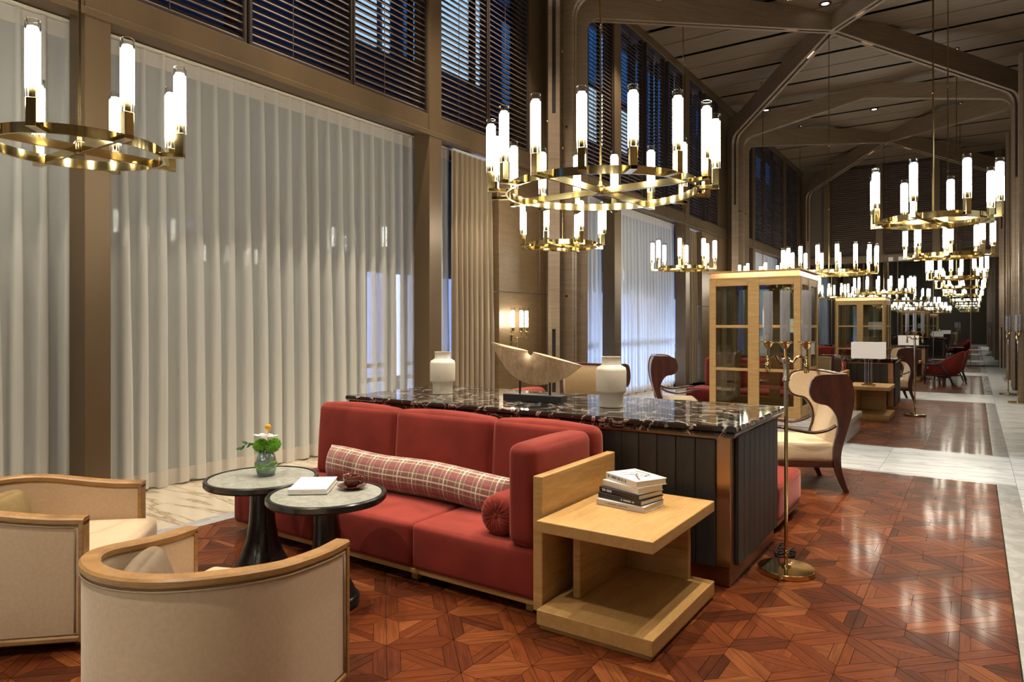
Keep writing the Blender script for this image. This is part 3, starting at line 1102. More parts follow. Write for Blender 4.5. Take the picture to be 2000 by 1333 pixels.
def chandelier(ring_r, out_r, n, loc, label, group, rz=0.0):
    t = thing('chandelier', label, 'chandelier', loc, rz, group)
    b = nb()
    lathe(b, [(ring_r - .016, -.032), (ring_r, -.032), (ring_r, .028), (ring_r - .016, .028), (ring_r - .016, -.032)], 72, close_top=False, close_bot=False)
    bmesh.ops.remove_doubles(b, verts=b.verts[:], dist=1e-5)
    finish('ring', b, 'brass', t, True, autos=30)
    for a in (0, 1):
        b = nb(); box(b, -ring_r + .012, ring_r - .012, -.011, .011, -.03 + .002 * a, .024, .002, 1)
        o = finish('cross_bar', b, 'brass', t)
        o.rotation_euler = (0, 0, R(90 * a))
    b = nb(); lathe(b, [(.03, -.036), (.034, -.03), (.034, .03), (.026, .042), (.013, .05), (.012, .075)], 16)
    finish('hub', b, 'brass_dark', t, True, autos=40)
    hz = ZC - loc[2]
    b = nb(); cyl(b, (0, 0, .06), .0085, hz - .07, 8)
    for q in range(1, 4):
        lathe(b, [(.0085, 0), (.013, .008), (.013, .022), (.0085, .03)], 8, (0, 0, hz * q / 4))
    finish('rod', b, 'brass_dark', t, True, autos=40)
    b = nb(); lathe(b, [(.012, hz - .05), (.06, hz - .035), (.065, hz - .004), (.065, hz)], 20)
    finish('canopy', b, 'brass', t, True, autos=40)
    a0 = finish('candle_arm', arm_mesh_set(ring_r, out_r), 'brass', t)
    b = nb(); lathe(b, [(.021, .124), (.021, .19), (.017, .195)], 14, (out_r, 0, 0))
    fr = finish('ferrule', b, 'brass', a0, True, autos=40)
    b = nb(); lathe(b, [(.028, .19), (.030, .20), (.030, .492), (.025, .508)], 14, (out_r, 0, 0))
    lt = finish('lamp_tube', b, 'lit', a0, True, autos=40)
    b = nb()
    sg = 32
    for z0, z1 in ((.126, .545),):
        ra = [b.verts.new((out_r + (.036 + .0016 * (k % 2)) * math.cos(2 * math.pi * k / sg), (.036 + .0016 * (k % 2)) * math.sin(2 * math.pi * k / sg), z0)) for k in range(sg)]
        rb = [b.verts.new((v.co.x, v.co.y, z1)) for v in ra]
        ia = [b.verts.new((out_r + .032 * math.cos(2 * math.pi * k / sg), .032 * math.sin(2 * math.pi * k / sg), z1)) for k in range(sg)]
        ib = [b.verts.new((v.co.x, v.co.y, z1 - .02)) for v in ia]
        for k in range(sg):
            q = (k + 1) % sg
            b.faces.new((ra[k], ra[q], rb[q], rb[k])); b.faces.new((rb[k], rb[q], ia[q], ia[k])); b.faces.new((ia[k], ia[q], ib[q], ib[k]))
    gl = finish('glass_tube', b, 'tube', a0)
    for k in range(1, n):
        c = link('candle_arm', a0.data, t)
        c.rotation_euler = (0, 0, 2 * math.pi * k / n)
        for g in (fr, lt, gl):
            link(g.name.split('.')[0], g.data, c)
    return t

ZR = 2.60
GB_, GS_ = 'large candle ring chandeliers down the middle', 'small candle ring chandeliers along the sides'
big = chandelier(.775, .895, 16, (-2.52, 5.0, ZR), 'large sixteen candle brass ring chandelier hanging above the marble counter', GB_, R(-4))
for y, lb in ((15.5, 'large brass ring chandelier seen above and right of the first glass cabinet'), (25.9, 'large brass ring chandelier far down the room above the second glass cabinet'),
              (-5.3, 'large brass ring chandelier seen only in the end wall mirror')):
    dup(big, (-2.52, y, ZR), R(-4), lb, GB_)
small = chandelier(.475, .58, 8, (-4.60, 2.0, ZR), 'small brass ring chandelier in front of the left bronze post, cut by the picture edge', GS_)
LL = [(-4.66, 8.1, 'small brass ring chandelier seen below and behind the large one'), (-4.62, 12.65, 'small brass ring chandelier in front of the sheer curtain left of the glass cabinet'),
      (-4.60, 18.5, 'small brass ring chandelier whose tubes peek over the first glass cabinet'), (-4.60, 23.1, 'small brass ring chandelier left of the second glass cabinet, far row'), (-4.6, 28.9, 'small brass ring chandelier by the end wall, curtain side'),
      (-0.36, 8.35, 'nearest small brass ring chandelier of the right row, largest of them'), (-0.35, 12.7, 'second small chandelier of the right row, just below the nearest'), (-0.35, 18.7, 'third small chandelier of the right row'),
      (-0.35, 23.3, 'fourth small chandelier of the right row'), (-0.35, 29.0, 'fifth small chandelier of the right row, by the end wall'),
      (-0.365, 1.775, 'small brass ring chandelier seen only in the mirror, right row'), (-0.35, -2.3, 'farthest mirrored small brass ring chandelier, right row'), (-4.6, -2.3, 'farthest mirrored small brass ring chandelier, curtain row')]
for x, y, lb in LL:
    dup(small, (x, y, ZR), R({1.775: 11.4, 8.1: 9, 12.65: 14, 8.35: -14, 12.7: 5, 18.7: -9, 18.5: 20}.get(y, 0)), lb, GS_)

# ================================================================== MARBLE COUNTERS
def counter(loc, label):
    t = thing('counter', label, 'counter', loc, 0, 'marble topped counters between the sofas')
    # local: x from right edge (0 = world -1.13), y from near face (0 = world 3.90)
    Lx = 3.07; Dy = 1.09
    b = nb(); box(b, -Lx + .03, -.03, .03, Dy - .03, 0, .11, .004, 1)
    finish('plinth', b, 'bronze_lt', t)
    b = nb(); box(b, -Lx + .02, -.022, .022, Dy - .022, .11, .865, .004, 1)
    finish('carcass', b, 'bronze_lt', t)
    bw = .118
    x = -.105
    bx = None
    while x - bw > -Lx:
        for yy in (0.0, Dy - .022):
            if bx is None:
                b = nb(); box(b, -bw + .0015, -.0015, 0, .022, 0, .73, .003, 1)
                bx = finish('panel_board', b, 'board', t); q = bx
            else:
                q = link('panel_board', bx.data, t)
            q.location = (x, yy, .115)
        x -= bw
    y = .10
    by = None
    while y + bw < Dy - .0:
        for xx in (-.022, -Lx):
            if by is None:
                b = nb(); box(b, 0, .022, .0015, bw - .0015, 0, .75, .003, 1)
                by = finish('panel_board', b, 'board', t); q = by
            else:
                q = link('panel_board', by.data, t)
            q.location = (xx, y, .112)
        y += bw
    b = nb()
    o = .035
    prof = [(.0, .87), (.012, .868), (.018, .88), (.018, .893), (.012, .897), (.030, .90), (.037, .908), (.037, .925), (.030, .935)]
    rings = []
    for off, z in prof:
        x0, x1, y0, y1 = -Lx - off, off, -off - .03, Dy + off
        rings.append([b.verts.new(p) for p in ((x0, y0, z), (x1, y0, z), (x1, y1, z), (x0, y1, z))])
    for p, q in zip(rings, rings[1:]):
        for k in range(4):
            b.faces.new((p[k], p[(k + 1) % 4], q[(k + 1) % 4], q[k]))
    b.faces.new(rings[0][::-1]); b.faces.new(rings[-1])
    finish('marble_top', b, 'blackmarble', t)
    return t
ct = counter((-1.13, 3.90, 0), 'long counter with black veined marble top behind the near sofa')
dup(ct, (-1.13, 13.3, 0), 0, 'black marble topped counter farther back, behind the white table lamp')
dup(ct, (-1.13, 22.3, 0), 0, 'farthest marble topped counter near the end wall, mostly hidden')

# ================================================================== SOFAS
def sofa(loc, rz, label):
    t = thing('sofa', label, 'sofa', loc, rz, 'brick red velvet sofas along the counters')
    # local origin = outer rear foot of the oak side panel; x runs to the left end, y<0 is the front
    for k in range(3):
        x1 = -.045 - .87 * k; x0 = x1 - .865
        b = nb(); cushion(b, (x0 + x1) / 2, -.42, .21, x1 - x0, .79, .27, .034, .012)
        finish('seat_cushion', b, 'red', t, True)
        c1 = (-.05, -.80, -1.665)[k]; c0 = (-.80, -1.665, -2.50)[k]
        b = nb(); cushion(b, (c0 + c1) / 2, -.105, .615, c1 - c0 - .008, .15, .55, .05, .022, mtx=rot('X', -4))
        finish('back_cushion', b, 'red', t, True)
    b = nb(); cushion(b, -.14, -.50, .612, .17, .65, .53, .05, .012)
    finish('arm_cushion', b, 'red', t, True)
    b = nb(); box(b, -2.64, -.045, -.80, -.02, .05, .078, .003, 1)
    finish('base_frame', b, 'oak_x', t)
    b = nb(); box(b, -2.5, -.05, -.02, .0, .06, .62, .003, 1)
    finish('back_board', b, 'oak_x', t)
    b = nb(); box(b, -.045, .01, -.845, .0, .05, .735, .005, 2)
    finish('side_panel', b, 'oak', t)
    lm = None
    for x in (-.12, -.93, -1.8, -2.55):
        for y in (-.74, -.10):
            if lm is None:
                b = nb(); box(b, -.022, .022, -.022, .022, 0, .052, .002, 1)
                lm = finish('leg', b, 'oak', t); q = lm
            else:
                q = link('leg', lm.data, t)
            q.location = (x, y, 0)
    return t
sf = sofa((-1.82, 3.785, 0), 0, 'brick red velvet three seat sofa with oak side panel in the foreground')
dup(sf, (-3.82, 5.11, 0), R(180), 'red velvet sofa on the far side of the near counter, mostly hidden')
dup(sf, (-1.82, 13.18, 0), 0, 'red velvet sofa in front of the second counter, behind the dark framed chair back')
dup(sf, (-4.05, 14.52, 0), R(180), 'red velvet sofa behind the second counter')
dup(sf, (-1.85, 22.18, 0), 0, 'far red velvet sofa whose oak side panel shows beside the second floor lamp')

def lumbar(loc):
    b = nb()
    n, sg = 40, 24
    Lh = .86
    uvl = b.loops.layers.uv.new('UVMap')
    rows = []
    for i in range(n + 1):
        s = -1 + 2 * i / n
        e = 1 - abs(s) ** 9
        h = .118 * (0.90 + .10 * e) * (1 + .02 * math.sin(7 * s + 1)) + .012 * (abs(s) ** 8)
        th = .108 * max(e, 0.0) ** .55 + .004
        row = []
        for k in range(sg):
            a = 2 * math.pi * k / sg
            ca, sa = math.cos(a), math.sin(a)
            ca = math.copysign(abs(ca) ** .85, ca)
            row.append((b.verts.new((s * Lh, th * ca + .010 * math.sin(3.1 * s), h * sa - .012 * s * s + .006 * math.sin(5 * s))), s * Lh, k * .72 / sg))
        rows.append(row)
    for i in range(n):
        for k in range(sg):
            q = (k + 1) % sg
            f = b.faces.new((rows[i][k][0], rows[i + 1][k][0], rows[i + 1][q][0], rows[i][q][0]))
            vv = rows[i][k][2]
            for lp, uv in zip(f.loops, ((rows[i][k][1], vv), (rows[i + 1][k][1], vv), (rows[i + 1][k][1], vv + .72 / sg), (rows[i][k][1], vv + .72 / sg))):
                lp[uvl].uv = uv
    b.faces.new([r[0] for r in rows[0]][::-1]); b.faces.new([r[0] for r in rows[-1]])
    o = finish('lumbar_pillow', b, 'plaid', None, True, loc)
    o.rotation_euler = (R(-10), R(1), R(-1.5))
    return tag(o, 'long tartan lumbar pillow lying along the back of the near red sofa', 'pillow')
lumbar((-3.175, 3.47, .475))
t = thing('bolster_pillow', 'round red velvet bolster against the right arm of the near sofa', 'pillow', (-2.10, 3.28, .352))
t.location = (-2.165, 3.04, .462)
b = nb(); lathe(b, [(.02, -.008), (.075, -.010), (.104, .002), (.113, .022), (.115, .10), (.114, .36), (.108, .44), (.08, .455), (.02, .457)], 32)
o = finish('cover', b, 'red', t, True); o.rotation_euler = (R(-90), 0, 0)
b = nb()
for k in range(22):
    a = 2 * math.pi * k / 22 + .1 * math.sin(5 * k)
    tube(b, [(.018 * math.cos(a), -.006, .018 * math.sin(a)), (.06 * math.cos(a + .08), .0085 * -1 - .002, .06 * math.sin(a + .08)), (.098 * math.cos(a + .12), -.001, .098 * math.sin(a + .12))], [.003, .0055, .003], 6)
g = finish('gathered_pleats', b, 'red', t, True); g['kind'] = 'stuff'
b = nb(); lathe(b, [(.014, -.002), (.018, .004), (.016, .010), (.005, .013)], 14)
o = finish('button', b, 'red', t, True); o.rotation_euler = (R(90), 0, 0)

# ================================================================== SIDE TABLES
def side_table(loc, label):
    t = thing('side_table', label, 'side table', loc, 0, 'oak block side tables')
    # local origin: front right corner of the base
    b = nb(); box(b, -.60, -.012, .012, .86, 0, .022, .002, 1); finish('foot_plinth', b, 'oak_x', t)
    b = nb(); box(b, -.61, 0, 0, .87, .022, .097, .004, 2); finish('base_slab', b, 'oak_y', t)
    b = nb(); box(b, -.61, 0, 0, .87, .48, .537, .004, 2); finish('top_slab', b, 'oak_y', t)
    b = nb(); box(b, -.535, -.495, .235, .845, .097, .48, .003, 1); finish('upright', b, 'oak', t)
    b = nb(); box(b, -.495, -.125, .805, .845, .097, .48, .003, 1); finish('upright', b, 'oak', t)
    return t
st = side_table((-1.185, 2.862, 0), 'light oak block side table carrying the book stack beside the near sofa')
dup(st, (-1.10, 12.1, 0), 0, 'light oak block side table farther back carrying a white shaded lamp')
dup(st, (-1.22, 21.35, 0), 0, 'farthest light oak side table with a lamp near the end wall')

# books
def book(loc, rz, w, h, th, cover, label, spine, group=None, art=None):
    t = thing('book', label, 'book', loc, R(rz), group)
    b = nb(); box(b, -w / 2, w / 2, -h / 2, h / 2, 0, .003, .0008, 1); finish('back_cover', b, cover, t)
    b = nb(); box(b, -w / 2, w / 2, -h / 2, h / 2, th - .003, th, .0008, 1); finish('front_cover', b, cover, t)
    b = nb(); box(b, -w / 2 + .004, w / 2 - .004, -h / 2 + .001, h / 2 - .004, .003, th - .003); finish('pages', b, 'paper', t)
    b = nb(); box(b, -w / 2, w / 2, -h / 2 - .002, -h / 2 + .002, 0, th, .001, 1); finish('spine', b, cover, t)
    b = nb()
    for (x0, x1, f0, f1) in spine[1]:
        box(b, x0 * w, x1 * w, -h / 2 - .0026, -h / 2 - .002, f0 * th, f1 * th)
    o = finish('spine_lettering', b, spine[0], t); o['kind'] = 'stuff'
    if art:
        b = nb()
        for pts in art[1]:
            tube(b, [(x * w, y * h, th + .0004) for x, y in pts], art[2], 4, flat=.15)
        o = finish('cover_print', b, art[0], t); o['kind'] = 'stuff'
    return t
def letters(seed, x0, x1, f0=.3, f1=.7):
    rg = random.Random(seed); out = []; x = x0
    while x < x1:
        w = rg.uniform(.012, .022)
        out.append((x, x + w, f0, f1))
        x += w + (.008 if rg.random() < .8 else .03)
    return out
GBK = 'books stacked on the near side table'
z = .5375
zz = [(.030, 'book_grey', 'lowest pale grey book of the stack on the near side table', ('ink', letters(1, -.3, .15, .4, .6)), -6, .290, .215, (0, 0)),
      (.026, 'book_black', 'black book second from the bottom of the stack', ('ink_white', letters(2, .05, .35, .35, .65)), -12, .280, .205, (-.004, .012)),
      (.027, 'book_black', 'black book with white lettering and pale page edge, middle of the stack', ('ink_white', letters(3, -.42, -.18, .25, .75)), -16, .275, .20, (-.006, .02)),
      (.033, 'book_white', 'thick white book second from the top of the stack', ('paper', letters(4, -.1, .3, .4, .6)), -20, .265, .19, (.0, .03)),
      (.034, 'book_white', 'topmost white book with a dark line drawing on its cover', ('ink', letters(5, -.43, .2, .3, .75)), -28, .27, .20, (.012, .045))]
for th, cv, lb, sp, rz, w, h, off in zz:
    art = None
    if lb.startswith('topmost'):
        art = ('ink', [[(-.35, -.2), (-.1, .15), (.1, -.1), (.3, .2)], [(-.2, -.35), (.0, .0), (.25, -.2), (.4, -.3)], [(-.3, .3), (.1, .35), (.2, .1)], [(-.1, -.1), (.2, .3)]], .006)
    book((-1.535 + off[0], 3.40 + off[1], z), rz, w, h, th, cv, lb, sp, GBK, art)
    z += th + .0008

# ================================================================== ROUND TABLES AND WHAT STANDS ON THEM
def round_table(loc, h, r, label):
    t = thing('round_table', label, 'table', loc, 0, 'black round side tables')
    b = nb(); lathe(b, [(.165, 0), (.172, .008), (.172, .045), (.165, .055), (.158, .058), (.15, .075), (.118, .14), (.092, .22), (.076, .32), (.07, .42), (.07, h - .045)], 40)
    finish('pedestal', b, 'walnut_black', t, True, autos=35)
    b = nb(); lathe(b, [(r - .03, h - .046), (r - .008, h - .04), (r, h - .03), (r, h - .006), (r - .006, h), (r - .02, h), (r - .024, h - .008), (.01, h - .008)], 64)
    finish('rim', b, 'walnut_black', t, True, autos=35)
    b = nb(); lathe(b, [(r - .026, h - .0078), (r - .026, h - .004)], 64)
    finish('marble_inset', b, 'topmarble', t)
    return t
round_table((-3.57, 2.57, 0), .588, .330, 'black round side table with grey stone top carrying the flower vase')
round_table((-2.885, 2.48, 0), .602, .315, 'black round side table carrying a white book and a cup')
T1, T2 = .5845, .5985

t = thing('flower_vase', 'iridescent glass vase of green, white and yellow flowers on the farther round table', 'vase', (-3.60, 2.62, T1))
b = nb(); lathe(b, [(.042, 0), (.052, .006), (.060, .04), (.061, .075), (.054, .11), (.044, .135), (.042, .139), (.039, .137), (.041, .132), (.05, .11), (.056, .075), (.055, .04), (.045, .014), (.01, .012)], 32, close_top=True)
M['iri'] = simple('iridescent_glass', (0.60, 0.80, 0.80), 0.05, 0.1, noise=0.3, nscale=(9, 9, 30), Transmission_Weight=0.75)
M['vgreen'] = simple('green_glass_swirl', (0.20, 0.42, 0.06), 0.12, 0.1, noise=0.4, nscale=(30, 30, 60))
finish('glass_body', b, 'iri', t, True)
b = nb()
for ph, z0, col in ((0.0, .052, 0), (1.2, .072, 0)):
    pts = [(.0612 * math.cos(a), .0612 * math.sin(a), z0 + .012 * math.sin(2 * a + ph)) for a in [2 * math.pi * k / 30 for k in range(31)]]
    tube(b, pts, .006, 6)
finish('swirl_band', b, 'vgreen', t, True)
b = nb()
for k in range(7):
    a = 2.4 * k
    tube(b, [(.012 * math.cos(a), .012 * math.sin(a), .02), (.02 * math.cos(a), .02 * math.sin(a), .15)], .003, 6)
finish('stems', b, 'leaf', t)
rg = random.Random(5)
def pompom(cx, cy, cz, r):
    b = nb()
    for k in range(170):
        z_ = 1 - 2 * (k + .5) / 170
        a = k * 2.39996
        q = math.sqrt(1 - z_ * z_)
        d = Vector((q * math.cos(a), q * math.sin(a), z_ * .85))
        u = d.orthogonal().normalized(); v = d.cross(u)
        rr = r * rg.uniform(.9, 1.08)
        tip = Vector((cx, cy, cz)) + d * rr
        bs = Vector((cx, cy, cz)) + d * rr * .72
        w = r * .14
        vs = [b.verts.new(p) for p in (bs + u * w, bs + v * w, bs - u * w, bs - v * w)]
        tv = b.verts.new(tip)
        for i in range(4):
            b.faces.new((vs[i], vs[(i + 1) % 4], tv))
    lathe(b, [(r * .3 * 0.9, -r * .6), (r * .72, -r * .35), (r * .80, 0), (r * .72, r * .35), (r * .3, r * .6)], 12, (cx, cy, cz))
    return finish('green_bloom', b, 'green', t)
pompom(-.035, -.01, .180, .052)
pompom(.048, .012, .178, .046)
pompom(.005, .055, .185, .045)
b = nb()
for fx, fy, fz, tl in ((-.012, -.02, .242, 0), (.045, -.012, .240, 1.0)):
    for k in range(5):
        a = 2 * math.pi * k / 5 + tl
        d = Vector((math.cos(a), math.sin(a), .25))
        sdir = Vector((-math.sin(a), math.cos(a), 0))
        c = Vector((fx, fy, fz))
        pts = [c, c + d * .02 + sdir * .015, c + d * .045 + sdir * .014 + Vector((0, 0, -.003)), c + d * .056 + Vector((0, 0, -.006)), c + d * .045 - sdir * .014 + Vector((0, 0, -.003)), c + d * .02 - sdir * .015]
        up = [b.verts.new(p) for p in pts]; dn = [b.verts.new(p - Vector((0, 0, .003))) for p in pts]
        b.faces.new(up); b.faces.new(dn[::-1])
        for q in range(6):
            b.faces.new((up[q], dn[q], dn[(q + 1) % 6], up[(q + 1) % 6]))
finish('white_bloom', b, 'petal', t)
b = nb(); lathe(b, [(.004, -.02), (.015, -.014), (.02, 0), (.015, .014), (.004, .02)], 14, (.005, .01, .292)); tube(b, [(.005, .01, .2), (.005, .01, .28)], .003, 6)
finish('yellow_bloom', b, 'yellow', t, True)
b = nb()
tube(b, [(-.02, 0, .13), (-.06, -.02, .18), (-.10, -.05, .195), (-.135, -.075, .17)], .0025, 6)
for px_, py_, pz_, da in ((-.07, -.028, .185, .6), (-.09, -.04, .195, -.5), (-.105, -.052, .19, .8), (-.12, -.064, .18, -.4), (-.132, -.074, .165, .3)):
    c = Vector((px_, py_, pz_)); d = Vector((-.8, -.4, -.5 + da * .9)).normalized(); s_ = d.cross(Vector((0.3, -.8, .4))).normalized()
    pts = [c, c + d * .014 + s_ * .009, c + d * .034 + s_ * .006, c + d * .045, c + d * .034 - s_ * .006, c + d * .014 - s_ * .009]
    nn = d.cross(s_) * .0008
    up = [b.verts.new(p + nn) for p in pts]; dn = [b.verts.new(p - nn) for p in pts]
    b.faces.new(up); b.faces.new(dn[::-1])
    for q in range(6):
        b.faces.new((up[q], dn[q], dn[(q + 1) % 6], up[(q + 1) % 6]))
finish('leaf_spray', b, 'leaf', t)

book((-3.035, 2.52, T2), 32, .21, .29, .026, 'book_white', 'white paperback lying on the nearer round table beside the cup', ('ink_pink', []), None,
     ('ink_pink', [[(-.1, .25), (.2, .28)], [(-.1, .18), (.1, .2)], [(.05, -.1), (.25, -.05), (.3, .05)], [(.1, -.2), (.3, -.2)]], .004)) if False else None
t = book((-3.035, 2.515, T2 + .003), 38, .205, .30, .028, 'book_white', 'white paperback lying on the nearer round table beside the cup', ('ink_pink', letters(8, -.2, .1, .4, .6)), None,
         ('ink_pink', [[(-.05, .25), (.25, .28)], [(0, .15), (.2, .17)], [(.05, -.1), (.25, -.05), (.3, .05)]], .004))
t = thing('saucer', 'brown glazed saucer under the cup on the nearer round table', 'saucer', (-2.86, 2.635, T2))
b = nb(); lathe(b, [(.035, 0), (.038, .004), (.055, .008), (.078, .018), (.080, .020), (.077, .021), (.052, .012), (.03, .008), (.005, .008)], 36)
finish('dish', b, 'glaze', t, True)
t = thing('coffee_cup', 'brown glazed coffee cup standing on its saucer', 'cup', (-2.86, 2.635, T2 + .0085))
b = nb(); lathe(b, [(.024, 0), (.028, .004), (.042, .018), (.048, .045), (.050, .068), (.047, .068), (.044, .045), (.038, .02), (.02, .010), (.004, .010)], 36)
finish('bowl', b, 'glaze', t, True)
b = nb(); tube(b, [(.046, 0, .056), (.064, .002, .058), (.072, .003, .042), (.062, .002, .026), (.044, 0, .022)], .0055, 8)
o = finish('handle', b, 'glaze', t, True); o.rotation_euler = (0, 0, R(20))
b = nb(); lathe(b, [(.0445, .050), (.0445, .0515)], 28)
finish('coffee', b, 'coffee', t)

# ================================================================== ON THE COUNTER
ZT = .9353
def vase(loc, label):
    t = thing('vase', label, 'vase', loc, 0, 'white stepped ceramic vases on the counter')
    b = nb(); lathe(b, [(.076, 0), (.082, .003), (.084, .085), (.088, .095), (.102, .105), (.105, .115), (.105, .255), (.099, .275), (.070, .292), (.066, .297), (.065, .345), (.068, .35), (.060, .35), (.058, .30), (.05, .25), (.02, .2)], 40)
    finish('body', b, 'ceramic', t, True, autos=50)
    b = nb(); lathe(b, [(.0775, .0), (.0815, .0), (.0815, .004), (.0775, .004)], 40)
    finish('foot_ring', b, 'iron', t, True)
    return t
v0 = vase((-3.66, 4.37, ZT), 'white stepped ceramic vase at the left end of the counter, left of the sculpture')
dup(v0, (-2.10, 4.33, ZT), 0, 'white stepped ceramic vase right of the fan shaped sculpture')

t = thing('sculpture', 'tan fan shaped carved sculpture on two black pins and a black block', 'sculpture', (-2.73, 4.33, ZT), R(6))
b = nb(); box(b, -.24, .24, -.06, .06, 0, .052, .002, 1); finish('block', b, 'iron', t)
for x in (-.125, .125):
    b = nb(); cyl(b, (x, 0, .05), .0085, .10, 10); finish('pin', b, 'iron', t, True, autos=40)
b = nb()
# fan: rays from the notch to the lower arc; thicker in the middle of each ray
nx, nz = -.037, .372
tips = [(-.375, .440), (-.325, .345), (-.244, .236), (-.19, .188), (-.129, .154), (-.06, .130), (.01, .122), (.09, .129), (.17, .149), (.235, .174), (.30, .212), (.385, .278)]
import itertools
def fine(pts, m):
    out = []
    for i in range(len(pts) - 1):
        p0 = pts[max(i - 1, 0)]; p1 = pts[i]; p2 = pts[i + 1]; p3 = pts[min(i + 2, len(pts) - 1)]
        for k in range(m):
            s = k / m
            out.append(tuple(.5 * ((2 * p1[c]) + (-p0[c] + p2[c]) * s + (2 * p0[c] - 5 * p1[c] + 4 * p2[c] - p3[c]) * s * s + (-p0[c] + 3 * p1[c] - 3 * p2[c] + p3[c]) * s ** 3) for c in range(2)))
    out.append(pts[-1])
    return out
arc = fine(tips, 5)
na = len(arc)
layers = {1: [], -1: []}
for sgn in (1, -1):
    for i, (ax_, az_) in enumerate(arc):
        f = i / (na - 1)
        a = math.pi * (.95 + 1.0 * f)
        sx, sz = nx + .030 * math.cos(a), nz + .030 * math.sin(a)
        row = []
        for s in (0, .12, .35, .65, .88, 1):
            th = {0: .018, .12: .034, .35: .04, .65: .030, .88: .014, 1: .003}[s] * (1 + .10 * (1 if i % 2 else -1) * (0.2 < s < .95))
            row.append(b.verts.new((sx + (ax_ - sx) * s, sgn * th, sz + (az_ - sz) * s)))
        layers[sgn].append(row)
for sgn in (1, -1):
    for i in range(na - 1):
        for k in range(5):
            b.faces.new((layers[sgn][i][k], layers[sgn][i + 1][k], layers[sgn][i + 1][k + 1], layers[sgn][i][k + 1]))
for i in range(na - 1):
    b.faces.new((layers[1][i][0], layers[-1][i][0], layers[-1][i + 1][0], layers[1][i + 1][0]))
    b.faces.new((layers[1][i][5], layers[-1][i][5], layers[-1][i + 1][5], layers[1][i + 1][5]))
for i in (0, na - 1):
    for k in range(5):
        b.faces.new((layers[1][i][k], layers[-1][i][k], layers[-1][i][k + 1], layers[1][i][k + 1]))
finish('fan', b, 'stone', t, True, autos=60)

# ================================================================== TUB ARMCHAIRS (foreground)
def tub_chair(loc, rz, label):
    t = thing('armchair', label, 'armchair', loc, rz, 'beige tub armchairs in the foreground')
    Ro, La, sg = .40, .38, 26
    def path(rad, ext=0.0):
        pts = [(-rad, La + ext), (-rad, La * .66), (-rad, La * .33)]
        pts += [(rad * math.cos(a), .94 * rad * math.sin(a)) for a in [math.pi + math.pi * k / sg for k in range(sg + 1)]]
        pts += [(rad, La * .33), (rad, La * .66), (rad, La + ext)]
        return pts
    def zr(y):
        f = min(1, max(0, (La - y) / (La + .36)))
        return .615 + .075 * (3 * f * f - 2 * f ** 3)
    def band(name, m, ro, ri, z0, z1, follow0, follow1, ext=0.0, smooth=True, parent=None):
        b = nb()
        O, I = path(ro, ext), path(ri, ext)
        rows = []
        for (ox, oy), (ix, iy) in zip(O, I):
            za = (zr(oy) + z0) if follow0 else z0
            zb = (zr(oy) + z1) if follow1 else z1
            e = min(.008, (zb - za) * .25)
            u = Vector((ox - ix, oy - iy)).normalized() * e
            rows.append([b.verts.new(p) for p in ((ox - u.x, oy - u.y, za), (ox, oy, za + e), (ox, oy, zb - e), (ox - u.x, oy - u.y, zb), (ix + u.x, iy + u.y, zb), (ix, iy, zb - e), (ix, iy, za + e), (ix + u.x, iy + u.y, za))])
        n = 8
        for p, q in zip(rows, rows[1:]):
            for k in range(n):
                b.faces.new((p[k], p[(k + 1) % n], q[(k + 1) % n], q[k]))
        b.faces.new(rows[0][::-1]); b.faces.new(rows[-1])
        return finish(name, b, m, parent or t, True, autos=40)
    sh = band('shell', 'beige', Ro - .004, Ro - .062, .075, -.034, False, True, -.012)
    band('top_rail', 'arm_oak', Ro + .004, Ro - .066, -.034, 0.0, True, True, .008)
    band('base_rail', 'arm_oak', Ro + .002, Ro - .06, .045, .075, False, False, .005)
    for sx in (-1, 1):
        b = nb(); box(b, min(sx * (Ro + .004), sx * (Ro - .066)), max(sx * (Ro + .004), sx * (Ro - .066)), La - .014, La + .008, .045, .60, .004, 2)
        finish('front_post', b, 'arm_oak', t)
        b = nb()
        pts = [(sx * (Ro - .001), La - .03, .09)] + [(sx * (Ro - .001), La - .03, .09 + (zr(La) - .145) * k / 4) for k in range(1, 5)]
        tube(b, pts, .004, 6)
        finish('piping', b, 'pipe', sh, True)
    b = nb()
    tube(b, [(x, y, zr(y) - .042) for x, y in path(Ro - .001, -.03)], .0045, 6)
    finish('piping', b, 'pipe', sh, True)
    b = nb(); cushion(b, 0, .135, .185, 2 * (Ro - .066), .56, .21, .02, 0); finish('seat_base', b, 'beige', t, True)
    b = nb(); cushion(b, 0, .17, .355, 2 * (Ro - .070), .62, .13, .04, .012); finish('seat_cushion', b, 'beige', t, True)
    lm = None
    for x, y in ((-.3, .33), (.3, .33), (-.2, -.24), (.2, -.24)):
        if lm is None:
            b = nb(); cyl(b, (0, 0, 0), .018, .046, 10)
            lm = finish('leg', b, 'arm_oak', t); q = lm
        else:
            q = link('leg', lm.data, t)
        q.location = (x, y, 0)
    return t
A1 = tub_chair((-2.393, 1.462, 0), R(19.5), 'beige tub armchair with oak top rail seen from behind at the bottom of the picture')
A2 = dup(A1, (-3.95, 1.51, 0), R(-46), 'beige tub armchair with oak top rail cut off by the left edge')
def throw(name, loc, rx, rz, m, label):
    t = thing('throw_pillow', label, 'pillow', loc, rz)
    b = nb(); cushion(b, 0, 0, .0, .40, .085, .20, .036, .02); o = finish('cover', b, m, t, True); o.rotation_euler = (rx, 0, 0)
    b = nb()
    tube(b, [(-.19, 0, .092), (-.1, 0, .10), (0, 0, .102), (.1, 0, .10), (.19, 0, .092), (.198, 0, 0), (.19, 0, -.092), (0, 0, -.101), (-.19, 0, -.092), (-.198, 0, 0), (-.19, 0, .092)], .005, 6)
    o = finish('piping', b, 'dark_pipe', t, True); o.rotation_euler = (rx, 0, 0)
    return t
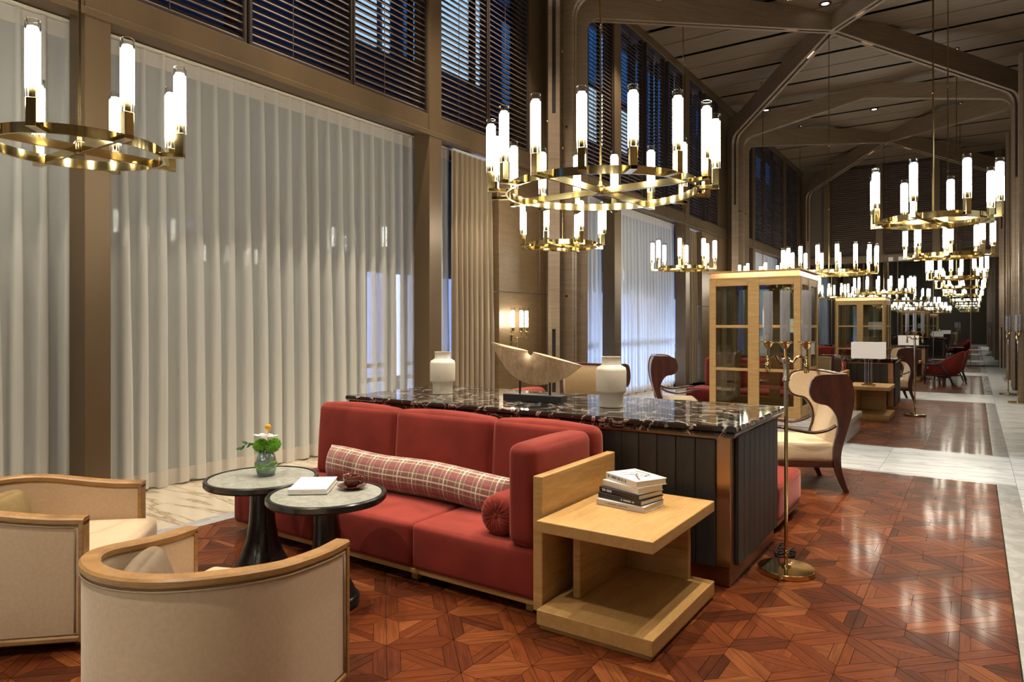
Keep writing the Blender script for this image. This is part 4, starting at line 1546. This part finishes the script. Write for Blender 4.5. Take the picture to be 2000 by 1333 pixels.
def loc_in(chair, x, y, z):
    a = chair.rotation_euler.z
    return (chair.location.x + x * math.cos(a) - y * math.sin(a), chair.location.y + x * math.sin(a) + y * math.cos(a), z)
throw('p', loc_in(A1, -.19, -.06, .525), R(20), A1.rotation_euler.z + R(-62), 'grey_cloth', 'taupe pillow with dark piping inside the armchair seen from behind')
throw('p', loc_in(A2, 0.0, -.14, .535), R(24), A2.rotation_euler.z, 'olive_cloth', 'olive brown pillow inside the armchair cut by the left edge')

# ================================================================== WING CHAIRS
def wing_chair(loc, rz, label):
    t = thing('wing_chair', label, 'wing chair', loc, rz, 'dark framed wing chairs with cream leather')
    HW = .335
    # side profile in (y,z); the chair faces -y
    prof = fine([(.30, 0.0), (.265, .10), (.235, .22), (.235, .36), (.275, .52), (.325, .70), (.345, .86), (.325, 1.0), (.285, 1.06)], 4)
    lobe = fine([(.285, 1.06), (.20, 1.065), (.08, 1.06), (.0, 1.03), (-.03, .965), (-.038, .89), (-.01, .825), (.045, .795), (.115, .78), (.165, .73), (.20, .65), (.205, .55), (.175, .45), (.165, .36), (.175, .22), (.215, .10), (.262, 0.0)], 4)
    outline = prof + lobe[1:]
    inner = fine([(.27, 1.045), (.19, 1.05), (.08, 1.045), (.01, 1.018), (-.016, .96), (-.024, .89), (.0, .838), (.05, .812), (.125, .795), (.18, .74), (.215, .66), (.22, .55), (.19, .45), (.25, .45), (.29, .60), (.325, .80), (.315, .98)], 4)
    for sx in (-1, 1):
        b = nb(); prism(b, outline, lambda y, z, o: (sx * o, y, z), HW, HW + .032)
        bmesh.ops.recalc_face_normals(b, faces=b.faces[:])
        finish('side_frame', b, 'mahogany', t)
        b = nb(); prism(b, inner, lambda y, z, o: (sx * o, y, z), HW - .035, HW - .0005)
        finish('wing_lining', b, 'cream', t)
        # swept arm
        b = nb()
        tube(b, fine3([(sx * (HW + .014), .19, .60), (sx * (HW + .02), .12, .56), (sx * (HW + .03), .0, .535), (sx * (HW + .03), -.13, .55), (sx * (HW + .01), -.27, .575), (sx * (HW - .03), -.335, .575)], 5), .020, 8, flat=.75)
        finish('arm', b, 'mahogany', t, True)
        b = nb(); tube(b, [(sx * (HW - .035), -.27, .25), (sx * (HW - .03), -.285, .1), (sx * (HW - .03), -.31, 0)], [.026, .022, .015], 8)
        finish('leg', b, 'mahogany', t, True)
    # padded back
    b = nb()
    rows = []
    P_ = fine([(.175, .42), (.20, .55), (.235, .70), (.262, .86), (.262, .98), (.255, 1.05)], 3)
    for y, z in P_:
        w = HW - .037
        rows.append([b.verts.new((x * w, y - .035 * (1 - x * x) + (0 if abs(x) < .99 else .01), z)) for x in (-1, -.75, -.4, 0, .4, .75, 1)] + [b.verts.new((x * w, y + .04, z)) for x in (1, .4, -.4, -1)])
    for p, q in zip(rows, rows[1:]):
        n = len(p)
        for k in range(n):
            b.faces.new((p[k], p[(k + 1) % n], q[(k + 1) % n], q[k]))
    b.faces.new(rows[0][::-1]); b.faces.new(rows[-1])
    finish('back_pad', b, 'cream', t, True, autos=50)
    b = nb()
    rows = []
    for y, z in fine([(.225, .40), (.268, .54), (.315, .70), (.332, .86), (.318, .98), (.285, 1.05)], 3):
        rows.append([b.verts.new(p) for p in ((-HW + .03, y - .03, z), (HW - .03, y - .03, z), (HW - .03, y, z), (-HW + .03, y, z))])
    for p, q in zip(rows, rows[1:]):
        for k in range(4):
            b.faces.new((p[k], p[(k + 1) % 4], q[(k + 1) % 4], q[k]))
    b.faces.new(rows[0][::-1]); b.faces.new(rows[-1])
    finish('back_panel', b, 'olive_tan', t, True, autos=50)
    b = nb(); box(b, -HW, HW, .235, .305, 1.045, 1.068, .008, 2); finish('crest_rail', b, 'mahogany', t)
    for sx in (-1, 1):
        pass
    b = nb(); cushion(b, 0, -.05, .345, 2 * HW - .01, .56, .18, .035, .015); finish('seat_cushion', b, 'cream', t, True)
    b = nb(); box(b, -HW, HW, -.30, .23, .215, .262, .006, 2); finish('seat_rail', b, 'mahogany', t)
    b = nb(); tube(b, [(-HW + .01, -.333, .42), (HW - .01, -.333, .42)], .005, 6); finish('piping', b, 'dark_pipe', t, True)
    return t
def fine3(pts, m):
    out = []
    for i in range(len(pts) - 1):
        p0 = pts[max(i - 1, 0)]; p1 = pts[i]; p2 = pts[i + 1]; p3 = pts[min(i + 2, len(pts) - 1)]
        for k in range(m):
            s = k / m
            out.append(tuple(.5 * ((2 * p1[c]) + (-p0[c] + p2[c]) * s + (2 * p0[c] - 5 * p1[c] + 4 * p2[c] - p3[c]) * s * s + (-p0[c] + 3 * p1[c] - 3 * p2[c] + p3[c]) * s ** 3) for c in range(3)))
    out.append(pts[-1])
    return out
M['olive_tan'] = simple('tan_leather_back', (0.36, 0.26, 0.135), 0.5, noise=0.05)
wc = wing_chair((-1.37, 6.95, 0), R(-62), 'cream wing chair with dark mahogany sides facing left, right of the near counter')
dup(wc, (-3.72, 9.75, 0), R(116), 'wing chair in front of the far sheer curtain, facing right')
dup(wc, (-3.70, 7.35, 0), R(180), 'wing chair seen from behind between the sculpture and the right vase')
dup(wc, (-2.05, 11.45, 0), R(172), 'wing chair seen from behind between the first glass cabinet and the white lamp')
dup(wc, (-1.34, 15.85, 0), R(-75), 'wing chair facing left beside the second floor lamp, mostly hidden by the lamp')

# ================================================================== GLASS CABINETS ON WHITE PLINTHS
def cabinet(loc, label):
    t = thing('cabinet', label, 'cabinet', loc, 0, 'oak framed glass cabinets')
    w = .605; z0 = 0.0; z1 = 1.88
    b = nb(); box(b, -w, w, -w, w, 0, .05, .003, 1); finish('floor_board', b, 'oak_x', t)
    b = nb(); box(b, -w, w, -w, w, z1 - .02, z1, .003, 1); finish('top_board', b, 'oak_x', t)
    b = nb(); box(b, -w + .015, w - .015, -w + .015, w - .015, z1, z1 + .075, .002, 1); finish('copper_band', b, 'copper', t)
    b = nb(); box(b, -w - .02, w + .02, -w - .02, w + .02, z1 + .075, z1 + .095, .003, 1); finish('cornice', b, 'oak_x', t)
    st_ = .09; th = .04
    post = None
    for a, nc in ((0, 2), (90, 2), (180, 2), (270, 2)):
        d = finish_door(t, a, w, z1, st_, th)
    return t
def finish_door(t, a, w, z1, st_, th):
    b = nb()
    zb, zt = .05, z1 - .02
    cs = .075
    for x0, x1 in ((-w, -w + st_), (-cs, cs), (w - st_, w)):
        box(b, x0, x1, -w, -w + th, zb, zt, .003, 1)
    for x0, x1 in ((-w + st_, -cs), (cs, w - st_)):
        for z0, z2 in ((zb, zb + .10), (zt - .09, zt), (.60, .64), (1.19, 1.23)):
            box(b, x0, x1, -w + .004, -w + th - .004, z0, z2, .003, 1)
    d = finish('glazed_frame', b, 'oak', t)
    d.rotation_euler = (0, 0, R(a))
    zs = [(zb + .10, .60), (.64, 1.19), (1.23, zt - .09)]
    for x0, x1 in ((-w + st_, -cs), (cs, w - st_)):
        for z0, z2 in zs:
            b = nb(); box(b, x0 - .003, x1 + .003, -w + .016, -w + .022, z0 - .003, z2 + .003)
            finish('pane', b, 'pane', d)
    return d
def plinth(loc, label):
    t = thing('plinth', label, 'plinth', loc, 0, 'white stone plinths under the cabinets')
    b = nb(); box(b, -.84, .84, -.78, .78, 0, .20, .004, 1); finish('block', b, 'white_box', t)
    b = nb(); box(b, -.86, .86, -.80, .80, .205, .28, .004, 1); finish('cap_slab', b, 'white_box', t)
    return t
p0 = plinth((-2.2, 10.12, 0), 'white stone plinth under the nearer glass cabinet, behind the cream wing chair')
dup(p0, (-2.5, 20.5, 0), 0, 'white stone plinth under the farther glass cabinet')
c0 = cabinet((-2.49, 10.12, .282), 'nearer square oak framed glass cabinet with copper band')
dup(c0, (-2.49, 20.5, .282), 0, 'farther square oak framed glass cabinet with copper band')

# ================================================================== FLOOR LAMPS, SCONCE, TABLE LAMPS
def candle_cluster(t, z, spread, tube_m, lit, h=.31, r=.027, n3=3, lateral=True):
    for k in range(3):
        x = (k - 1) * spread
        y = -.03 if k == 1 else 0.02
        a = None
        b = nb()
        if k == 1:
            tube(b, [(0, 0, z - .14), (0, y * .5, z - .08), (x, y, z - .03)], .009, 8)
        else:
            s = 1 if x > 0 else -1
            tube(b, fine3([(0, 0, z - .10), (s * .04, 0, z - .125), (s * spread * .6, y * .5, z - .09), (s * spread, y, z - .095), (s * spread, y, z - .03)], 4), .008, 8)
            lathe(b, [(.012, z - .19), (.016, z - .185), (.016, z - .13), (.012, z - .125), (.008, z - .09)], 12, (x, y, 0))
        a = finish('candle_arm', b, 'brass', t, True, autos=45)
        b = nb(); lathe(b, [(.010, z - .045), (.022, z - .03), (.030, z - .012), (.052, z - .006), (.054, z), (.02, z)], 24, (x, y, 0)); finish('drip_dish', b, 'brass', a, True, autos=45)
        b = nb(); lathe(b, [(.021, z), (.021, z + .052), (.017, z + .056)], 16, (x, y, 0)); finish('ferrule', b, 'steel', a, True, autos=45)
        b = nb()
        sg = 28
        ra = [b.verts.new((x + (r + .0013 * (q % 2)) * math.cos(2 * math.pi * q / sg), y + (r + .0013 * (q % 2)) * math.sin(2 * math.pi * q / sg), z + .004)) for q in range(sg)]
        rb = [b.verts.new((v.co.x, v.co.y, z + h)) for v in ra]
        ia = [b.verts.new((x + (r - .004) * math.cos(2 * math.pi * q / sg), y + (r - .004) * math.sin(2 * math.pi * q / sg), z + h)) for q in range(sg)]
        ib = [b.verts.new((v.co.x, v.co.y, z + .004)) for v in ia]
        for q in range(sg):
            p = (q + 1) % sg
            b.faces.new((ra[q], ra[p], rb[p], rb[q])); b.faces.new((rb[q], rb[p], ia[p], ia[q])); b.faces.new((ia[q], ia[p], ib[p], ib[q]))
        finish('glass_tube', b, tube_m, a)
        if lit:
            b = nb(); lathe(b, [(.018, z + .056), (.02, z + .06), (.02, z + h - .03), (.015, z + h - .02)], 12, (x, y, 0)); finish('lamp_tube', b, 'lit', a, True)

def floor_lamp(loc, rz, label):
    t = thing('floor_lamp', label, 'floor lamp', loc, rz, 'brass three candle floor lamps')
    b = nb(); lathe(b, [(.160, 0), (.165, .003), (.165, .028), (.161, .032), (.03, .036), (.026, .05), (.018, .054)], 48); finish('base', b, 'brass', t, True, autos=35)
    b = nb(); lathe(b, [(.011, .04), (.011, 1.0)], 14); lathe(b, [(.011, .10), (.015, .105), (.015, .13), (.011, .135)], 14); finish('pole', b, 'brass', t, True, autos=40)
    b = nb(); lathe(b, [(.013, 1.0), (.0135, 1.16), (.022, 1.165), (.022, 1.18), (.017, 1.19), (.017, 1.27), (.026, 1.28), (.026, 1.30), (.012, 1.31)], 16); finish('upper_pole', b, 'steel', t, True, autos=40)
    candle_cluster(t, 1.405, .112, 'tube_off', False)
    return t
fl = floor_lamp((-.952, 4.38, 0), R(0), 'tall brass floor lamp with three unlit glass tubes beside the near counter')
dup(fl, (-.83, 13.2, 0), 0, 'brass floor lamp with three glass tubes beside the second counter')
dup(fl, (.60, 18.3, 0), R(90), 'brass floor lamp standing by the right hand timber column, farther one')
dup(fl, (.69, 16.4, 0), R(90), 'brass floor lamp at the right picture edge by the timber column, nearer one')

t = thing('wall_sconce', 'brass wall sconce with three lit glass tubes on the bronze panel', 'sconce', (-5.97, 8.78, 0), R(90))
b = nb(); box(b, -.03, .03, -.002, .012, 1.12, 1.36, .004, 2); finish('back_plate', b, 'brass', t)
b = nb(); tube(b, [(0, 0, 1.25), (0, -.06, 1.24), (0, -.11, 1.26)], .009, 8); tube(b, [(0, -.11, 1.16), (0, -.11, 1.33)], .008, 8); finish('stem', b, 'brass', t, True)
g = thing('s', '', '', (0, 0, 0)); bpy.data.objects.remove(g)
def sconce_arms(t):
    z = 1.42
    for k in range(3):
        x = (k - 1) * .19; y = -.19 if k == 1 else -.16
        b = nb(); tube(b, fine3([(0, -.11, 1.30), (x * .5, -.12, z - .11), (x, y, z - .10), (x, y, z - .02)], 4), .007, 8); a = finish('candle_arm', b, 'brass', t, True)
        b = nb(); lathe(b, [(.012, z - .03), (.034, z - .015), (.036, z), (.02, z)], 16, (x, y, 0)); finish('drip_dish', b, 'brass', a, True)
        b = nb(); lathe(b, [(.02, z), (.02, z + .06)], 14, (x, y, 0)); finish('ferrule', b, 'brass', a, True, autos=40)
        b = nb(); lathe(b, [(.024, z + .06), (.025, z + .065), (.025, z + .30), (.02, z + .315)], 14, (x, y, 0)); finish('lamp_tube', b, 'lit', a, True, autos=40)
        b = nb(); lathe(b, [(.034, z + .004), (.034, z + .36), (.031, z + .36), (.031, z + .34)], 24, (x, y, 0), close_top=False, close_bot=False); finish('glass_tube', b, 'tube', a)
sconce_arms(t)

def table_lamp(loc, label):
    t = thing('table_lamp', label, 'table lamp', loc, 0, 'white shaded table lamps on the side tables')
    b = nb(); box(b, -.10, .10, -.07, .07, 0, .018, .003, 1); box(b, -.06, .06, -.05, .05, .018, .04, .003, 1); finish('base', b, 'brass', t)
    for x in (-.045, .045):
        b = nb(); cyl(b, (x, 0, .04), .016, .40, 14); finish('crystal_rod', b, 'clear', t, True, autos=40)
    b = nb(); cyl(b, (0, 0, .04), .008, .46, 10); box(b, -.06, .06, -.025, .025, .435, .455); finish('stem', b, 'brass', t)
    b = nb()
    o = [(-.235, -.15), (.235, -.15), (.235, .15), (-.235, .15)]; i_ = [(-.231, -.146), (.231, -.146), (.231, .146), (-.231, .146)]
    for k in range(4):
        q = (k + 1) % 4
        for z0, z1, ring in ((.44, .70, o), (.44, .70, i_)):
            b.faces.new([b.verts.new((*ring[k], z0)), b.verts.new((*ring[q], z0)), b.verts.new((*ring[q], z1)), b.verts.new((*ring[k], z1))])
        for z in (.44, .70):
            b.faces.new([b.verts.new((*o[k], z)), b.verts.new((*o[q], z)), b.verts.new((*i_[q], z)), b.verts.new((*i_[k], z))])
    bmesh.ops.remove_doubles(b, verts=b.verts[:], dist=1e-5)
    finish('lamp_shade', b, 'shade', t)
    return t
tl = table_lamp((-1.42, 12.35, .5375), 'white rectangular shaded table lamp on the second oak side table')
dup(tl, (-1.5, 21.5, .5375), 0, 'farther white shaded table lamp behind the second floor lamp')
dup(tl, (-2.75, 13.85, .9353), 0, 'white shaded table lamp on the second counter, seen through the glass cabinet')

# black cable by the counter foot
b = nb()
pts = []
for k in range(60):
    a = k * .42
    r_ = .055 + .012 * math.sin(k * 1.3)
    pts.append((-1.03 + r_ * math.cos(a) * 1.0, 4.66 + .0035 * k * .3 + r_ * math.sin(a) * 1.3, .012 + .05 * (.5 + .5 * math.sin(k * .77)) * (k / 60)))
tube(b, pts, .005, 6)
tube(b, fine3([(-.98, 4.55, .012), (-1.02, 4.50, .01), (-1.08, 4.45, .008), (-1.06, 4.36, .008), (-1.09, 4.40, .01)], 5), .005, 6)
tag(finish('power_cable', b, 'rubber', None, True), 'black coiled power cable on the floor behind the floor lamp base', 'cable')

# ================================================================== RED TUB CHAIRS FAR DOWN THE ROOM
def red_chair(loc, rz, label):
    t = thing('red_armchair', label, 'armchair', loc, rz, 'red tub chairs with dark wooden legs')
    b = nb()
    rows = []
    sg = 26
    for k in range(sg + 1):
        a = math.pi * (-.16 + 1.32 * k / sg)
        f = max(0, math.sin(a))
        zt = .53 + .33 * f ** 1.2
        c, s_ = math.cos(a), math.sin(a)
        lean = .10 * f
        rows.append([b.verts.new(p) for p in ((.30 * c, .30 * s_, .23), (.37 * c, .37 * s_, .30), (.40 * c, .40 * s_ + lean * .4, .5), (.40 * c, .41 * s_ + lean, zt - .03), (.37 * c, .385 * s_ + lean, zt), (.33 * c, .345 * s_ + lean, zt - .03), (.31 * c, .31 * s_ + lean * .3, .42), (.28 * c, .28 * s_, .25))])
    for p, q in zip(rows, rows[1:]):
        n = 8
        for k in range(n):
            b.faces.new((p[k], p[(k + 1) % n], q[(k + 1) % n], q[k]))
    b.faces.new(rows[0][::-1]); b.faces.new(rows[-1])
    finish('shell', b, 'red', t, True, autos=70)
    b = nb(); cushion(b, 0, -.06, .335, .58, .62, .19, .06, .02); finish('seat_cushion', b, 'red', t, True)
    for sx in (-1, 1):
        b = nb(); tube(b, [(sx * .36, -.27, 0), (sx * .40, -.23, .50)], [.014, .02], 8); finish('leg', b, 'iron', t, True)
        b = nb(); tube(b, [(sx * .33, .40, 0), (sx * .36, .30, .28), (sx * .42, .15, .52)], [.014, .018, .018], 8); finish('leg', b, 'iron', t, True)
        b = nb(); tube(b, [(sx * .40, -.27, .50), (sx * .43, -.05, .525), (sx * .425, .18, .53)], .024, 8, flat=.6); finish('armrest', b, 'iron', t, True)
    b = nb(); box(b, -.36, .36, -.24, .26, .205, .24, .01, 2); finish('seat_rail', b, 'iron', t)
    return t
rc = red_chair((-.68, 20.9, 0), R(-115), 'nearer red tub chair with dark wooden legs at the right of the far parquet')
dup(rc, (-.62, 22.4, 0), R(-95), 'red tub chair just behind the nearer red tub chair')
def dark_table(loc):
    t = thing('dark_table', 'low dark table beside the far red tub chairs', 'table', loc)
    b = nb(); lathe(b, [(.34, .48), (.36, .49), (.36, .515), (.35, .52)], 36); finish('tabletop', b, 'walnut_black', t, True, autos=40)
    b = nb(); lathe(b, [(.18, 0), (.18, .03), (.05, .06), (.04, .48)], 24); finish('pedestal', b, 'walnut_black', t, True, autos=40)
dark_table((-.75, 23.6, 0))
